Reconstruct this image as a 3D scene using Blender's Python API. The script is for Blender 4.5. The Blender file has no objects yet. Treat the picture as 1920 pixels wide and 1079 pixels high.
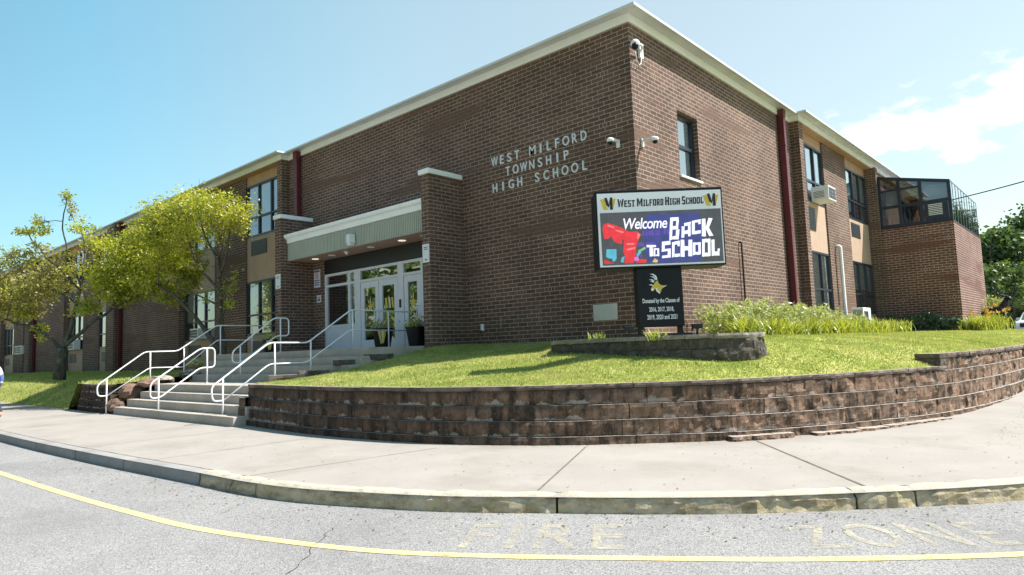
import bpy, bmesh, math, random
import numpy as np
from mathutils import Vector, Matrix, noise
random.seed(7)
RNG = np.random.default_rng(7)
R = math.radians
SC = bpy.context.scene
COL = SC.collection

# ------------------------------------------------------------------ camera
cam_data = bpy.data.cameras.new('camera')
cam = bpy.data.objects.new('camera', cam_data)
COL.objects.link(cam)
YAW, PIT, ROL = -0.72843840, 0.09060329, -0.03769223
fwd = Vector((math.sin(YAW)*math.cos(PIT), math.cos(YAW)*math.cos(PIT), math.sin(PIT)))
r0 = fwd.cross(Vector((0, 0, 1))).normalized()
u0 = r0.cross(fwd)
rt = r0*math.cos(ROL) + u0*math.sin(ROL)
up = -r0*math.sin(ROL) + u0*math.cos(ROL)
CAM = Vector((7.537, -12.737, 1.6))
M = Matrix((rt, up, -fwd)).transposed().to_4x4()
M.translation = CAM
cam.matrix_world = M
cam_data.sensor_width = 36.0
cam_data.lens = 1251.17/1920*36.0
cam_data.clip_start = 0.05
cam_data.clip_end = 3000
SC.camera = cam

# ------------------------------------------------------------------ light
SUN_EL = R(53)
SUN_H = Vector((0.765, 0.644))
sun_dir = Vector((SUN_H.x*math.cos(SUN_EL), SUN_H.y*math.cos(SUN_EL), math.sin(SUN_EL)))
sd = bpy.data.lights.new('sun', 'SUN')
sd.energy = 5.0
sd.angle = R(0.5)
sd.color = (1.0, 0.965, 0.91)
sun = bpy.data.objects.new('sun', sd)
COL.objects.link(sun)
sun.rotation_euler = (-sun_dir).to_track_quat('-Z', 'Y').to_euler()
sun.location = (20, 10, 40)

W = bpy.data.worlds.new('World')
SC.world = W
W.use_nodes = True
nt = W.node_tree
nt.nodes.clear()
def wn(t, **k):
    n = nt.nodes.new(t)
    for a, b in k.items():
        setattr(n, a, b)
    return n
sky = wn('ShaderNodeTexSky', sky_type='NISHITA', sun_disc=False)
sky.sun_elevation = SUN_EL
sky.sun_rotation = math.atan2(SUN_H.x, SUN_H.y)
sky.air_density = 1.25
sky.dust_density = 1.0
sky.ozone_density = 1.0
sky.altitude = 200
tc = wn('ShaderNodeTexCoord')
nz = wn('ShaderNodeTexNoise')
nz.inputs['Scale'].default_value = 12.0
nz.inputs['Detail'].default_value = 9
nz.inputs['Roughness'].default_value = 0.55
mp = wn('ShaderNodeMapping')
mp.inputs['Scale'].default_value = (1, 1, 2.1)
mp.inputs['Location'].default_value = (0.31, 0.2, 0.05)
nt.links.new(tc.outputs['Generated'], mp.inputs['Vector'])
nt.links.new(mp.outputs['Vector'], nz.inputs['Vector'])
cdir = Vector((-0.085, 0.955, 0.262)).normalized()
dsub = wn('ShaderNodeVectorMath', operation='SUBTRACT')
dsub.inputs[1].default_value = cdir
nt.links.new(tc.outputs['Generated'], dsub.inputs[0])
dscl = wn('ShaderNodeVectorMath', operation='MULTIPLY')
dscl.inputs[1].default_value = (1.0, 1.0, 2.9)
nt.links.new(dsub.outputs['Vector'], dscl.inputs[0])
dlen = wn('ShaderNodeVectorMath', operation='LENGTH')
nt.links.new(dscl.outputs['Vector'], dlen.inputs[0])
mr = wn('ShaderNodeMapRange')
mr.inputs['From Min'].default_value = 0.205
mr.inputs['From Max'].default_value = 0.03
nt.links.new(dlen.outputs['Value'], mr.inputs['Value'])
ma = wn('ShaderNodeMath', operation='MULTIPLY_ADD')
ma.inputs[1].default_value = 0.32
nt.links.new(mr.outputs['Result'], ma.inputs[0])
nt.links.new(nz.outputs['Fac'], ma.inputs[2])
mr2 = wn('ShaderNodeMapRange', interpolation_type='SMOOTHSTEP')
mr2.inputs['From Min'].default_value = 0.585
mr2.inputs['From Max'].default_value = 0.74
nt.links.new(ma.outputs['Value'], mr2.inputs['Value'])
mx = wn('ShaderNodeMix', data_type='RGBA')
mx.inputs['B'].default_value = (10.5, 10.6, 10.8, 1)
mk = wn('ShaderNodeMath', operation='MULTIPLY')
mk2 = wn('ShaderNodeMapRange', interpolation_type='SMOOTHSTEP')
mk2.inputs['From Min'].default_value = 0.0
mk2.inputs['From Max'].default_value = 0.22
nt.links.new(mr.outputs['Result'], mk2.inputs['Value'])
nt.links.new(mr2.outputs['Result'], mk.inputs[0])
nt.links.new(mk2.outputs['Result'], mk.inputs[1])
nt.links.new(mk.outputs[0], mx.inputs['Factor'])
tint = wn('ShaderNodeMix', data_type='RGBA', blend_type='MULTIPLY')
tint.inputs['Factor'].default_value = 1.0
tint.inputs['B'].default_value = (0.92, 1.06, 1.0, 1)
nt.links.new(sky.outputs['Color'], tint.inputs['A'])
# bright veil added to the northern sky, shaped to leave the shaded wall dim
vd = wn('ShaderNodeVectorMath', operation='DOT_PRODUCT')
vd.inputs[1].default_value = Vector((0.22, 0.97, 0.05)).normalized()
nt.links.new(tc.outputs['Generated'], vd.inputs[0])
vr = wn('ShaderNodeMapRange', interpolation_type='SMOOTHSTEP')
vr.inputs['From Min'].default_value = -0.75
vr.inputs['From Max'].default_value = 0.98
nt.links.new(vd.outputs['Value'], vr.inputs['Value'])
veil = wn('ShaderNodeMix', data_type='RGBA', blend_type='ADD')
vc = wn('ShaderNodeValToRGB')
vc.color_ramp.elements[0].position = 0.0
vc.color_ramp.elements[0].color = (0, 0, 0, 1)
vc.color_ramp.elements[1].position = 1.0
vc.color_ramp.elements[1].color = (0.31, 0.30, 0.24, 1)
for p_, c_ in ((0.45, (0.080, 0.235, 0.290)), (0.75, (0.235, 0.305, 0.290))):
    el = vc.color_ramp.elements.new(p_)
    el.color = (*c_, 1)
nt.links.new(vr.outputs['Result'], vc.inputs['Fac'])
vs_ = wn('ShaderNodeMix', data_type='RGBA', blend_type='MULTIPLY')
vs_.inputs['Factor'].default_value = 1.0
vs_.inputs['B'].default_value = (10, 10, 10, 1)
nt.links.new(vc.outputs['Color'], vs_.inputs['A'])
nt.links.new(vs_.outputs['Result'], veil.inputs['B'])
veil.inputs['Factor'].default_value = 1.0
nt.links.new(tint.outputs['Result'], veil.inputs['A'])
nt.links.new(veil.outputs['Result'], mx.inputs['A'])
bg = wn('ShaderNodeBackground')
bg.inputs['Strength'].default_value = 0.066
out = wn('ShaderNodeOutputWorld')
nt.links.new(mx.outputs['Result'], bg.inputs['Color'])
nt.links.new(bg.outputs['Background'], out.inputs['Surface'])

SC.view_settings.view_transform = 'Standard'
SC.view_settings.look = 'None'
SC.view_settings.gamma = 1
SC.view_settings.exposure = 0.95
SC.cycles.max_bounces = 7
SC.cycles.transparent_max_bounces = 12

# ------------------------------------------------------------------ materials
MATS = {}
class NG:
    def __init__(s, name):
        s.m = bpy.data.materials.new(name)
        s.m.use_nodes = True
        s.t = s.m.node_tree
        s.b = s.t.nodes['Principled BSDF']
        s.o = s.t.nodes['Material Output']
        MATS[name] = s.m
    def n(s, t, ins=None, **k):
        n = s.t.nodes.new(t)
        for a, b in k.items():
            setattr(n, a, b)
        for a, b in (ins or {}).items():
            s.set(n.inputs[a], b)
        return n
    def set(s, sock, v):
        if isinstance(v, bpy.types.NodeSocket):
            s.t.links.new(v, sock)
        elif isinstance(v, tuple) and len(v) == 3 and sock.type == 'RGBA':
            sock.default_value = (*v, 1)
        else:
            sock.default_value = v
    def coord(s, kind='Object'):
        return s.n('ShaderNodeTexCoord').outputs[kind]
    def pos(s):
        return s.n('ShaderNodeNewGeometry').outputs['Position']
    def noise(s, vec, scale, detail=4, rough=0.55, mapscale=None):
        if mapscale:
            vec = s.n('ShaderNodeMapping', {'Vector': vec, 'Scale': mapscale}).outputs[0]
        return s.n('ShaderNodeTexNoise', {'Vector': vec, 'Scale': scale, 'Detail': detail, 'Roughness': rough}).outputs['Fac']
    def math(s, op, a, b=None, c=None):
        n = s.n('ShaderNodeMath', operation=op)
        for i, v in enumerate((a, b, c)):
            if v is not None:
                s.set(n.inputs[i], v)
        return n.outputs[0]
    def rng(s, v, a, b, c=0.0, d=1.0):
        return s.n('ShaderNodeMapRange', {'Value': v, 'From Min': a, 'From Max': b, 'To Min': c, 'To Max': d}).outputs[0]
    def mix(s, f, a, b, blend='MIX'):
        n = s.n('ShaderNodeMix', data_type='RGBA', blend_type=blend)
        s.set(n.inputs['Factor'], f)
        s.set(n.inputs['A'], a)
        s.set(n.inputs['B'], b)
        return n.outputs['Result']
    def ramp(s, f, stops):
        n = s.n('ShaderNodeValToRGB')
        e = n.color_ramp.elements
        while len(e) < len(stops):
            e.new(0.5)
        for el, (p, c) in zip(e, stops):
            el.position = p
            el.color = (*c, 1)
        s.set(n.inputs[0], f)
        return n.outputs[0]
    def bump(s, h, strength=0.3, dist=0.02):
        n = s.n('ShaderNodeBump', {'Height': h, 'Strength': strength, 'Distance': dist})
        s.set(s.b.inputs['Normal'], n.outputs[0])
    def fin(s, color=None, rough=None, metal=None, spec=None):
        if color is not None: s.set(s.b.inputs['Base Color'], color)
        if rough is not None: s.set(s.b.inputs['Roughness'], rough)
        if metal is not None: s.set(s.b.inputs['Metallic'], metal)
        if spec is not None: s.set(s.b.inputs['Specular IOR Level'], spec)
        return s.m

def plain(name, c, rough=0.5, var=0.12, scale=6, metal=0.0, spec=0.5):
    g = NG(name)
    p = g.coord('Object')
    f = g.noise(p, scale, 5)
    f2 = g.noise(p, scale*9, 3)
    col = g.mix(g.rng(f, 0.3, 0.7), tuple(x*(1-var) for x in c), tuple(min(1, x*(1+var)) for x in c))
    g.bump(f2, 0.05, 0.01)
    return g.fin(col, g.rng(f2, 0.3, 0.7, rough*0.9, min(1, rough*1.1)), metal, spec)

def brick(name, c1, c2, mortar, msize=0.007, w=0.3048, h=0.1016, deco=True):
    g = NG(name)
    uv = g.coord('UV')
    base = g.noise(uv, 0.55, 4)
    def bt(width, off=0.5):
        return g.n('ShaderNodeTexBrick', {'Vector': uv, 'Color1': c1, 'Color2': c2, 'Mortar': mortar, 'Scale': 1.0,
            'Mortar Size': msize, 'Mortar Smooth': 0.05, 'Bias': 0.0, 'Brick Width': width, 'Row Height': h}, offset=off, offset_frequency=2)
    a = bt(w)
    col, fac = a.outputs['Color'], a.outputs['Fac']
    if deco:
        b = bt(h, 0.0)
        sx = g.n('ShaderNodeSeparateXYZ', {'Vector': uv})
        row = g.math('FLOOR', g.math('DIVIDE', sx.outputs['Y'], h))
        sel = g.math('COMPARE', g.math('MODULO', g.math('ADD', row, 480), 12.0), 5.0, 0.4)
        grp = g.math('LESS_THAN', g.math('FRACT', g.math('DIVIDE', sx.outputs['X'], w*3)), 0.3333)
        k = g.math('MULTIPLY', sel, grp)
        col = g.mix(k, col, b.outputs['Color'])
        m = g.n('ShaderNodeMix', {'Factor': k, 'A': fac, 'B': b.outputs['Fac']})
        fac = m.outputs[0]
    fine = g.noise(uv, 34, 5, 0.65)
    col = g.mix(0.55, col, g.ramp(fine, [(0.3, (0.45, 0.45, 0.45)), (0.7, (1.4, 1.36, 1.34))]), 'MULTIPLY')
    col = g.mix(1.0, col, g.ramp(base, [(0.3, (0.76, 0.74, 0.74)), (0.7, (1.20, 1.18, 1.16))]), 'MULTIPLY')
    # soot bands that hide the joints in places
    band = g.noise(uv, 1.0, 3, 0.5, (0.22, 1.5, 1))
    soot = g.rng(band, 0.565, 0.64, 0.0, 0.8)
    col = g.mix(soot, col, tuple(x*0.85 for x in c1))
    # pale lime streaks
    st = g.noise(uv, 1.0, 6, 0.6, (5.0, 0.7, 1))
    pl = g.noise(uv, 0.33, 2)
    k2 = g.math('MULTIPLY', g.rng(st, 0.62, 0.72, 0, 0.35), g.rng(pl, 0.55, 0.62))
    col = g.mix(k2, col, (0.50, 0.46, 0.44))
    hgt = g.math('ADD', g.math('MULTIPLY', fac, -1.0), g.math('MULTIPLY', fine, 0.35))
    g.bump(hgt, 0.55, 0.012)
    return g.fin(col, 0.88, spec=0.25)

BR = brick('brown_brick', (0.160, 0.095, 0.071), (0.098, 0.062, 0.049), (0.40, 0.335, 0.295), msize=0.0075)
BRD = brick('red_brown_brick', (0.175, 0.085, 0.068), (0.120, 0.062, 0.052), (0.46, 0.36, 0.32), msize=0.011)
TAN = plain('tan_panel', (0.43, 0.30, 0.225), 0.75, 0.08, 3)
SOF = plain('orange_soffit', (0.43, 0.265, 0.165), 0.7, 0.10, 3)
SOF2 = plain('canopy_soffit', (0.42, 0.27, 0.20), 0.6, 0.08, 3)
WHT = plain('white_trim', (0.84, 0.87, 0.90), 0.45, 0.05, 1.5)
CRN = plain('grey_gutter', (0.58, 0.585, 0.58), 0.45, 0.10, 1.2)
NAVY = plain('navy_frame', (0.020, 0.026, 0.045), 0.35, 0.2, 4)
LOUV = plain('dark_louvre', (0.060, 0.062, 0.075), 0.5, 0.1, 30)
MAROON = plain('maroon_pipe', (0.11, 0.016, 0.024), 0.4, 0.15, 3)
DARK = plain('dark_interior', (0.022, 0.024, 0.026), 0.9, 0.2, 2)
BLIND = plain('pale_blind', (0.60, 0.64, 0.64), 0.85, 0.08, 2)
CURT = plain('grey_green_curtain', (0.33, 0.40, 0.38), 0.9, 0.25, 6)
DOORW = plain('lilac_white_paint', (0.66, 0.68, 0.74), 0.4, 0.04, 3)
def rail_paint():
    g = NG('white_rail_paint')
    p = g.pos()
    f = g.noise(p, 6, 5, 0.7)
    n2 = g.noise(p, 45, 4, 0.7)
    col = g.mix(g.rng(f, 0.35, 0.65), (0.70, 0.71, 0.74), (0.80, 0.80, 0.82))
    col = g.mix(g.rng(n2, 0.66, 0.72, 0, 0.7), col, (0.30, 0.24, 0.20))
    g.bump(n2, 0.15, 0.004)
    return g.fin(col, 0.42)
RAILM = rail_paint()
BLK = plain('black_panel', (0.012, 0.013, 0.016), 0.4, 0.2, 5)
BLKG = plain('black_gloss', (0.008, 0.009, 0.013), 0.42, 0.2, 5, spec=0.25)
SAGE = plain('sage_metal', (0.42, 0.445, 0.38), 0.45, 0.05, 2)
ACW = plain('ac_white', (0.72, 0.73, 0.74), 0.5, 0.06, 4)
SIGNW = plain('sign_white', (0.78, 0.80, 0.83), 0.35, 0.02, 3)
PAPER = plain('sign_paper', (0.72, 0.73, 0.77), 0.6, 0.03, 5)
BLUEP = plain('sign_blue', (0.10, 0.12, 0.38), 0.5, 0.05, 5)
REDP = plain('sign_red', (0.45, 0.06, 0.07), 0.5, 0.05, 5)
GOLD = plain('gold_vinyl', (0.62, 0.46, 0.07), 0.45, 0.12, 9)
CREAM = plain('cream_vinyl', (0.72, 0.62, 0.36), 0.45, 0.1, 9)
GREYL = plain('grey_letter', (0.68, 0.71, 0.76), 0.35, 0.05, 5)
ROOF = plain('roof_membrane', (0.45, 0.45, 0.44), 0.9, 0.1, 1)
METAL = plain('dark_metal', (0.03, 0.03, 0.04), 0.45, 0.3, 8, 0.6)
TERRA = plain('terracotta', (0.28, 0.12, 0.07), 0.8, 0.2, 8)
SOIL = plain('soil', (0.06, 0.045, 0.035), 0.95, 0.3, 14)
RUBBER = plain('tyre_rubber', (0.02, 0.02, 0.022), 0.8, 0.1, 8)
CARW = plain('car_paint', (0.66, 0.68, 0.72), 0.25, 0.03, 2)
SKIN = plain('skin', (0.50, 0.30, 0.22), 0.55, 0.08, 8)
HAIR = plain('hair', (0.05, 0.03, 0.02), 0.6, 0.3, 40)
DENIM = plain('dark_trousers', (0.03, 0.035, 0.06), 0.85, 0.2, 20)

def glass(name, tint, base, gain):
    g = NG(name)
    t = g.n('ShaderNodeBsdfTransparent', {'Color': tint})
    p = g.pos()
    wob = g.n('ShaderNodeBump', {'Height': g.noise(p, 0.9, 2), 'Strength': 0.05, 'Distance': 0.12})
    gl = g.n('ShaderNodeBsdfGlossy', {'Color': (0.95, 0.97, 1.0), 'Roughness': 0.02, 'Normal': wob.outputs[0]})
    fr = g.n('ShaderNodeFresnel', {'IOR': 1.5})
    f = g.math('MULTIPLY_ADD', fr.outputs[0], gain, base)
    mixs = g.n('ShaderNodeMixShader', {0: f, 1: t.outputs[0], 2: gl.outputs[0]})
    g.t.links.new(mixs.outputs[0], g.o.inputs['Surface'])
    return g.m
GLS = glass('window_glass', (0.86, 0.91, 0.93), 0.26, 1.5)
GLD = glass('door_glass', (0.35, 0.38, 0.36), 0.22, 1.8)
GLB = glass('sunroom_glass', (0.42, 0.47, 0.50), 0.16, 1.4)

def emis(name, c, s):
    g = NG(name)
    p = g.coord('Object')
    f = g.rng(g.noise(p, 9, 3), 0.3, 0.7, 0.82*s, 1.12*s)
    g.set(g.b.inputs['Base Color'], (0.01, 0.01, 0.01))
    g.set(g.b.inputs['Emission Color'], c)
    g.set(g.b.inputs['Emission Strength'], f)
    g.fin(None, 0.35)
    return g.m
LED_BG = emis('led_charcoal', (0.052, 0.056, 0.060), 0.75)
LED_NAVY = emis('led_navy', (0.040, 0.050, 0.19), 0.7)
LED_RED = emis('led_red', (0.80, 0.035, 0.05), 0.55)
LED_RED2 = emis('led_red_pale', (0.95, 0.22, 0.22), 0.55)
LED_W = emis('led_white', (0.78, 0.80, 0.92), 0.75)
LED_V = emis('led_violet', (0.11, 0.055, 0.36), 0.65)
LED_C = emis('led_cyan', (0.10, 0.45, 0.58), 0.6)
LED_G = emis('led_green', (0.20, 0.50, 0.25), 0.6)
LED_Y = emis('led_yellow', (0.75, 0.55, 0.10), 0.6)
LED_P = emis('led_pink', (0.60, 0.18, 0.62), 0.6)
LAMP = emis('lamp_lit', (1.0, 0.90, 0.72), 0.5)

# concrete
def concrete(name, a, b, scale, stain, spec=0.3, speck=0.25):
    g = NG(name)
    p = g.pos()
    f = g.noise(p, scale, 6, 0.6)
    col = g.mix(g.rng(f, 0.3, 0.7), a, b)
    s = g.noise(p, 0.7, 5, 0.65)
    col = g.mix(g.rng(s, 0.50, 0.68, 0, 0.55), col, stain)
    s2 = g.noise(p, 2.6, 6, 0.7)
    col = g.mix(g.rng(s2, 0.62, 0.72, 0, 0.5), col, stain)
    fine = g.noise(p, 95, 3, 0.7)
    col = g.mix(speck, col, g.ramp(fine, [(0.32, (0.45, 0.43, 0.40)), (0.62, (1.15, 1.15, 1.15))]), 'MULTIPLY')
    g.bump(fine, 0.25, 0.006)
    return g.fin(col, 0.9, spec=spec)
WALK = concrete('pavement_concrete', (0.296, 0.266, 0.238), (0.340, 0.308, 0.278), 1.2, (0.235, 0.205, 0.170))
STEPC = concrete('step_concrete', (0.36, 0.32, 0.275), (0.45, 0.405, 0.35), 2.0, (0.27, 0.235, 0.195))
KERBG = concrete('kerb_grey', (0.27, 0.265, 0.26), (0.34, 0.33, 0.32), 3.0, (0.20, 0.19, 0.18), speck=0.5)
def kerb_yellow():
    g = NG('kerb_yellow')
    p = g.pos()
    f = g.noise(p, 5, 7, 0.7)
    n2 = g.noise(p, 24, 5, 0.7)
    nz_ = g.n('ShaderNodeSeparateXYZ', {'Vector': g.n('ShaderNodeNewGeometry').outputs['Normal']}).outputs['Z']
    col = g.mix(g.rng(f, 0.35, 0.62), (0.44, 0.345, 0.18), (0.54, 0.46, 0.33))
    col = g.mix(g.rng(n2, 0.52, 0.66, 0, 0.75), col, (0.42, 0.37, 0.31))
    drip = g.noise(p, 3.2, 6, 0.7, (1, 1, 2.4))
    col = g.mix(g.rng(drip, 0.48, 0.64, 0, 0.65), col, (0.150, 0.110, 0.065))
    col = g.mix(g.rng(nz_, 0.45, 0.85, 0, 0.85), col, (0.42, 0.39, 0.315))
    g.bump(g.math('ADD', n2, f), 0.6, 0.02)
    return g.fin(col, 0.92, spec=0.2)
KERBY = kerb_yellow()

def asphalt():
    g = NG('worn_asphalt')
    p = g.pos()
    big = g.noise(p, 0.35, 5, 0.6)
    mid = g.noise(p, 3.5, 4, 0.6)
    v = g.n('ShaderNodeTexVoronoi', {'Vector': p, 'Scale': 95.0})
    fine = g.noise(p, 120, 3, 0.75)
    col = g.mix(g.rng(big, 0.35, 0.65), (0.232, 0.226, 0.224), (0.272, 0.264, 0.258))
    cell = g.n('ShaderNodeSeparateColor', {'Color': v.outputs['Color']}).outputs[0]
    col = g.mix(1.0, col, g.ramp(cell, [(0.0, (0.50, 0.50, 0.52)), (0.22, (0.88, 0.88, 0.89)), (0.65, (1.06, 1.05, 1.04)), (1.0, (1.42, 1.40, 1.36))]), 'MULTIPLY')
    col = g.mix(0.5, col, g.ramp(fine, [(0.3, (0.55, 0.55, 0.57)), (0.65, (1.25, 1.25, 1.22))]), 'MULTIPLY')
    col = g.mix(g.rng(mid, 0.6, 0.75, 0, 0.35), col, (0.34, 0.32, 0.28))
    wear = g.noise(p, 0.55, 6, 0.7)
    col = g.mix(g.rng(wear, 0.50, 0.68, 0, 0.40), col, (0.150, 0.145, 0.142))
    spot = g.noise(p, 2.3, 2, 0.4)
    col = g.mix(g.rng(spot, 0.70, 0.76, 0, 0.5), col, (0.10, 0.098, 0.095))
    g.bump(g.math('ADD', v.outputs['Distance'], fine), 0.5, 0.008)
    return g.fin(col, 0.93, spec=0.2)
ASPH = asphalt()

def paint(name, c, keep0, keep1, scale=11):
    g = NG(name)
    p = g.pos()
    f = g.noise(p, scale, 7, 0.72)
    f2 = g.noise(p, 70, 3, 0.7)
    big = g.noise(p, 1.4, 3)
    k = g.math('ADD', g.math('MULTIPLY', f, 0.55), g.math('MULTIPLY', f2, 0.35))
    k = g.math('ADD', k, g.math('MULTIPLY', big, 0.35))
    al = g.rng(k, keep0, keep1)
    g.set(g.b.inputs['Alpha'], al)
    col = g.mix(g.rng(f2, 0.35, 0.7), tuple(x*0.8 for x in c), c)
    return g.fin(col, 0.85, spec=0.2)
YLINE = paint('worn_yellow_paint', (0.66, 0.54, 0.26), 0.43, 0.60)
FADED = paint('faded_cream_paint', (0.52, 0.47, 0.36), 0.525, 0.77, 8)

def stone_block():
    g = NG('split_face_block')
    p = g.pos()
    at = g.n('ShaderNodeAttribute', attribute_name='tint').outputs['Color']
    f = g.noise(p, 7, 7, 0.7)
    n2 = g.noise(p, 32, 5, 0.7)
    drip = g.noise(p, 2.2, 6, 0.65, (2.2, 2.2, 0.55))
    col = g.mix(g.rng(f, 0.32, 0.62), (0.092, 0.058, 0.040), (0.205, 0.136, 0.096))
    col = g.mix(1.0, col, at, 'MULTIPLY')
    col = g.mix(g.rng(drip, 0.46, 0.60, 0, 0.86), col, (0.030, 0.024, 0.020))
    col = g.mix(g.rng(n2, 0.56, 0.72, 0, 0.6), col, (0.33, 0.25, 0.19))
    ef = g.noise(p, 4.2, 5, 0.65, (1, 1, 0.7))
    ef2 = g.noise(p, 0.8, 2)
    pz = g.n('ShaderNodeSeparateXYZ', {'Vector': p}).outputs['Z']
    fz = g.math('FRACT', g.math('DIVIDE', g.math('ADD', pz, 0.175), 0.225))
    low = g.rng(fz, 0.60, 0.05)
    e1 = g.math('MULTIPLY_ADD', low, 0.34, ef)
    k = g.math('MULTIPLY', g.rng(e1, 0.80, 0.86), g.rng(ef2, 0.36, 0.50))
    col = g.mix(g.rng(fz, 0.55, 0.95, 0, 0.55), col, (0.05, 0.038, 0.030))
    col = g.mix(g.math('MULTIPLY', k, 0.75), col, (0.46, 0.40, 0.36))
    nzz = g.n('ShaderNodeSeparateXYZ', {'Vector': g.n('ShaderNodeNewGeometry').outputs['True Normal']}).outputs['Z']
    col = g.mix(g.rng(nzz, 0.40, 0.85, 0, 0.9), col, (0.46, 0.40, 0.35))  # sunlit look of the ledges painted in: upward faces get a paler colour
    g.bump(g.math('ADD', g.math('MULTIPLY', f, 1.2), g.math('MULTIPLY', n2, 0.7)), 0.9, 0.035)
    return g.fin(col, 0.95, spec=0.15)
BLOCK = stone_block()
def cap_stone():
    g = NG('cap_stone')
    p = g.pos()
    f = g.noise(p, 6, 7, 0.7)
    n2 = g.noise(p, 40, 4, 0.7)
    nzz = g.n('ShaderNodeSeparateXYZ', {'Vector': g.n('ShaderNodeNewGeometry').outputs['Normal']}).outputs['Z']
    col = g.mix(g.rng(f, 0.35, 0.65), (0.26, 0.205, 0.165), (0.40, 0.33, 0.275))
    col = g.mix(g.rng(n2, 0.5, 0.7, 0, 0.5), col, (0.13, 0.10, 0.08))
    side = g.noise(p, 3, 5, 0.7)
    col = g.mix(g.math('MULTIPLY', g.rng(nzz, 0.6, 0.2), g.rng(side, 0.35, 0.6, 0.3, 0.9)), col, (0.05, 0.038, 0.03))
    g.bump(g.math('ADD', f, n2), 0.6, 0.02)
    return g.fin(col, 0.94, spec=0.15)
CAPS = cap_stone()
def mossy():
    g = NG('mossy_block')
    p = g.pos()
    f = g.noise(p, 7, 7, 0.7)
    n2 = g.noise(p, 34, 4, 0.7)
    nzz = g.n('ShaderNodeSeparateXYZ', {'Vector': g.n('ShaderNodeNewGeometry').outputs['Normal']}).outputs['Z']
    col = g.mix(g.rng(f, 0.33, 0.65), (0.055, 0.049, 0.040), (0.145, 0.125, 0.105))
    col = g.mix(g.rng(n2, 0.55, 0.7, 0, 0.6), col, (0.20, 0.18, 0.15))
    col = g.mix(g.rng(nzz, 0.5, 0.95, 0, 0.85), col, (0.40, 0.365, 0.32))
    g.bump(g.math('ADD', f, n2), 0.8, 0.03)
    return g.fin(col, 0.95, spec=0.15)
MOSS = mossy()
MCAP = plain('weathered_cap', (0.235, 0.21, 0.18), 0.95, 0.35, 7)
ROCKM = plain('red_brown_rock', (0.17, 0.105, 0.075), 0.95, 0.4, 5)

def lawn_mat():
    g = NG('lawn_turf')
    p = g.pos()
    f = g.noise(p, 1.1, 5, 0.6)
    n2 = g.noise(p, 16, 5, 0.7)
    col = g.ramp(f, [(0.3, (0.170, 0.210, 0.045)), (0.5, (0.290, 0.310, 0.085)), (0.72, (0.430, 0.400, 0.170))])
    col = g.mix(0.8, col, g.ramp(n2, [(0.3, (0.35, 0.4, 0.3)), (0.7, (1.5, 1.45, 1.3))]), 'MULTIPLY')
    g.bump(n2, 0.6, 0.04)
    return g.fin(col, 0.95, spec=0.1)
LAWN = lawn_mat()

def leaf(name, a, b, tr=0.48, scale=3.0, gloss=0.05):
    g = NG(name)
    p = g.pos()
    f = g.noise(p, scale, 3)
    f2 = g.noise(p, scale*7, 2)
    col = g.mix(g.rng(g.math('ADD', g.math('MULTIPLY', f, 0.6), g.math('MULTIPLY', f2, 0.4)), 0.36, 0.64), a, b)
    if name == 'grass_blade':
        dry = g.noise(p, 0.9, 5, 0.65)
        col = g.mix(g.rng(dry, 0.50, 0.66, 0, 0.75), col, (0.56, 0.50, 0.26))
        dk = g.noise(p, 5.0, 4, 0.7)
        col = g.mix(g.rng(dk, 0.50, 0.70, 0, 0.6), col, (0.13, 0.20, 0.05))
    d = g.n('ShaderNodeBsdfDiffuse', {'Color': col, 'Roughness': 0.5})
    t = g.n('ShaderNodeBsdfTranslucent', {'Color': g.mix(1.0, col, (1.25, 1.25, 0.7), 'MULTIPLY')})
    gl = g.n('ShaderNodeBsdfGlossy', {'Color': (1, 1, 1), 'Roughness': 0.45})
    m1 = g.n('ShaderNodeMixShader', {0: tr, 1: d.outputs[0], 2: t.outputs[0]})
    m2 = g.n('ShaderNodeMixShader', {0: gloss, 1: m1.outputs[0], 2: gl.outputs[0]})
    g.t.links.new(m2.outputs[0], g.o.inputs['Surface'])
    return g.m
LF_YEL = leaf('leaf_yellow_green', (0.380, 0.410, 0.022), (0.640, 0.620, 0.065))
LF_GRN = leaf('leaf_green', (0.230, 0.290, 0.022), (0.440, 0.450, 0.045))
LF_BRN = leaf('leaf_olive_brown', (0.240, 0.220, 0.060), (0.460, 0.390, 0.160))
LF_DRK = leaf('leaf_dark_green', (0.050, 0.100, 0.030), (0.110, 0.180, 0.050), 0.25, 0.6)
LF_DRK2 = leaf('leaf_mid_green', (0.100, 0.170, 0.030), (0.200, 0.270, 0.060), 0.3, 0.6)
LF_GRS = leaf('grass_blade', (0.250, 0.310, 0.080), (0.560, 0.575, 0.250), 0.35, 1.3, 0.0)
LF_PLT = leaf('lily_leaf', (0.210, 0.270, 0.030), (0.460, 0.470, 0.100), 0.4, 2)
LF_SAGE = leaf('sage_leaf', (0.300, 0.350, 0.120), (0.560, 0.570, 0.300), 0.35, 3)
LF_SHR = leaf('shrub_leaf', (0.020, 0.065, 0.038), (0.040, 0.110, 0.062), 0.25, 3)
PETAL = leaf('orange_petal', (0.50, 0.27, 0.03), (0.60, 0.42, 0.06), 0.3, 3)
PETALW = leaf('white_petal', (0.65, 0.65, 0.70), (0.45, 0.48, 0.75), 0.3, 3)
PETALY = leaf('yellow_petal', (0.70, 0.55, 0.05), (0.80, 0.70, 0.20), 0.3, 3)
LITTER = leaf('dry_leaf', (0.10, 0.065, 0.03), (0.22, 0.17, 0.09), 0.2, 6)
CLIP = leaf('grass_clippings', (0.20, 0.22, 0.07), (0.30, 0.30, 0.13), 0.2, 6)
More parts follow.
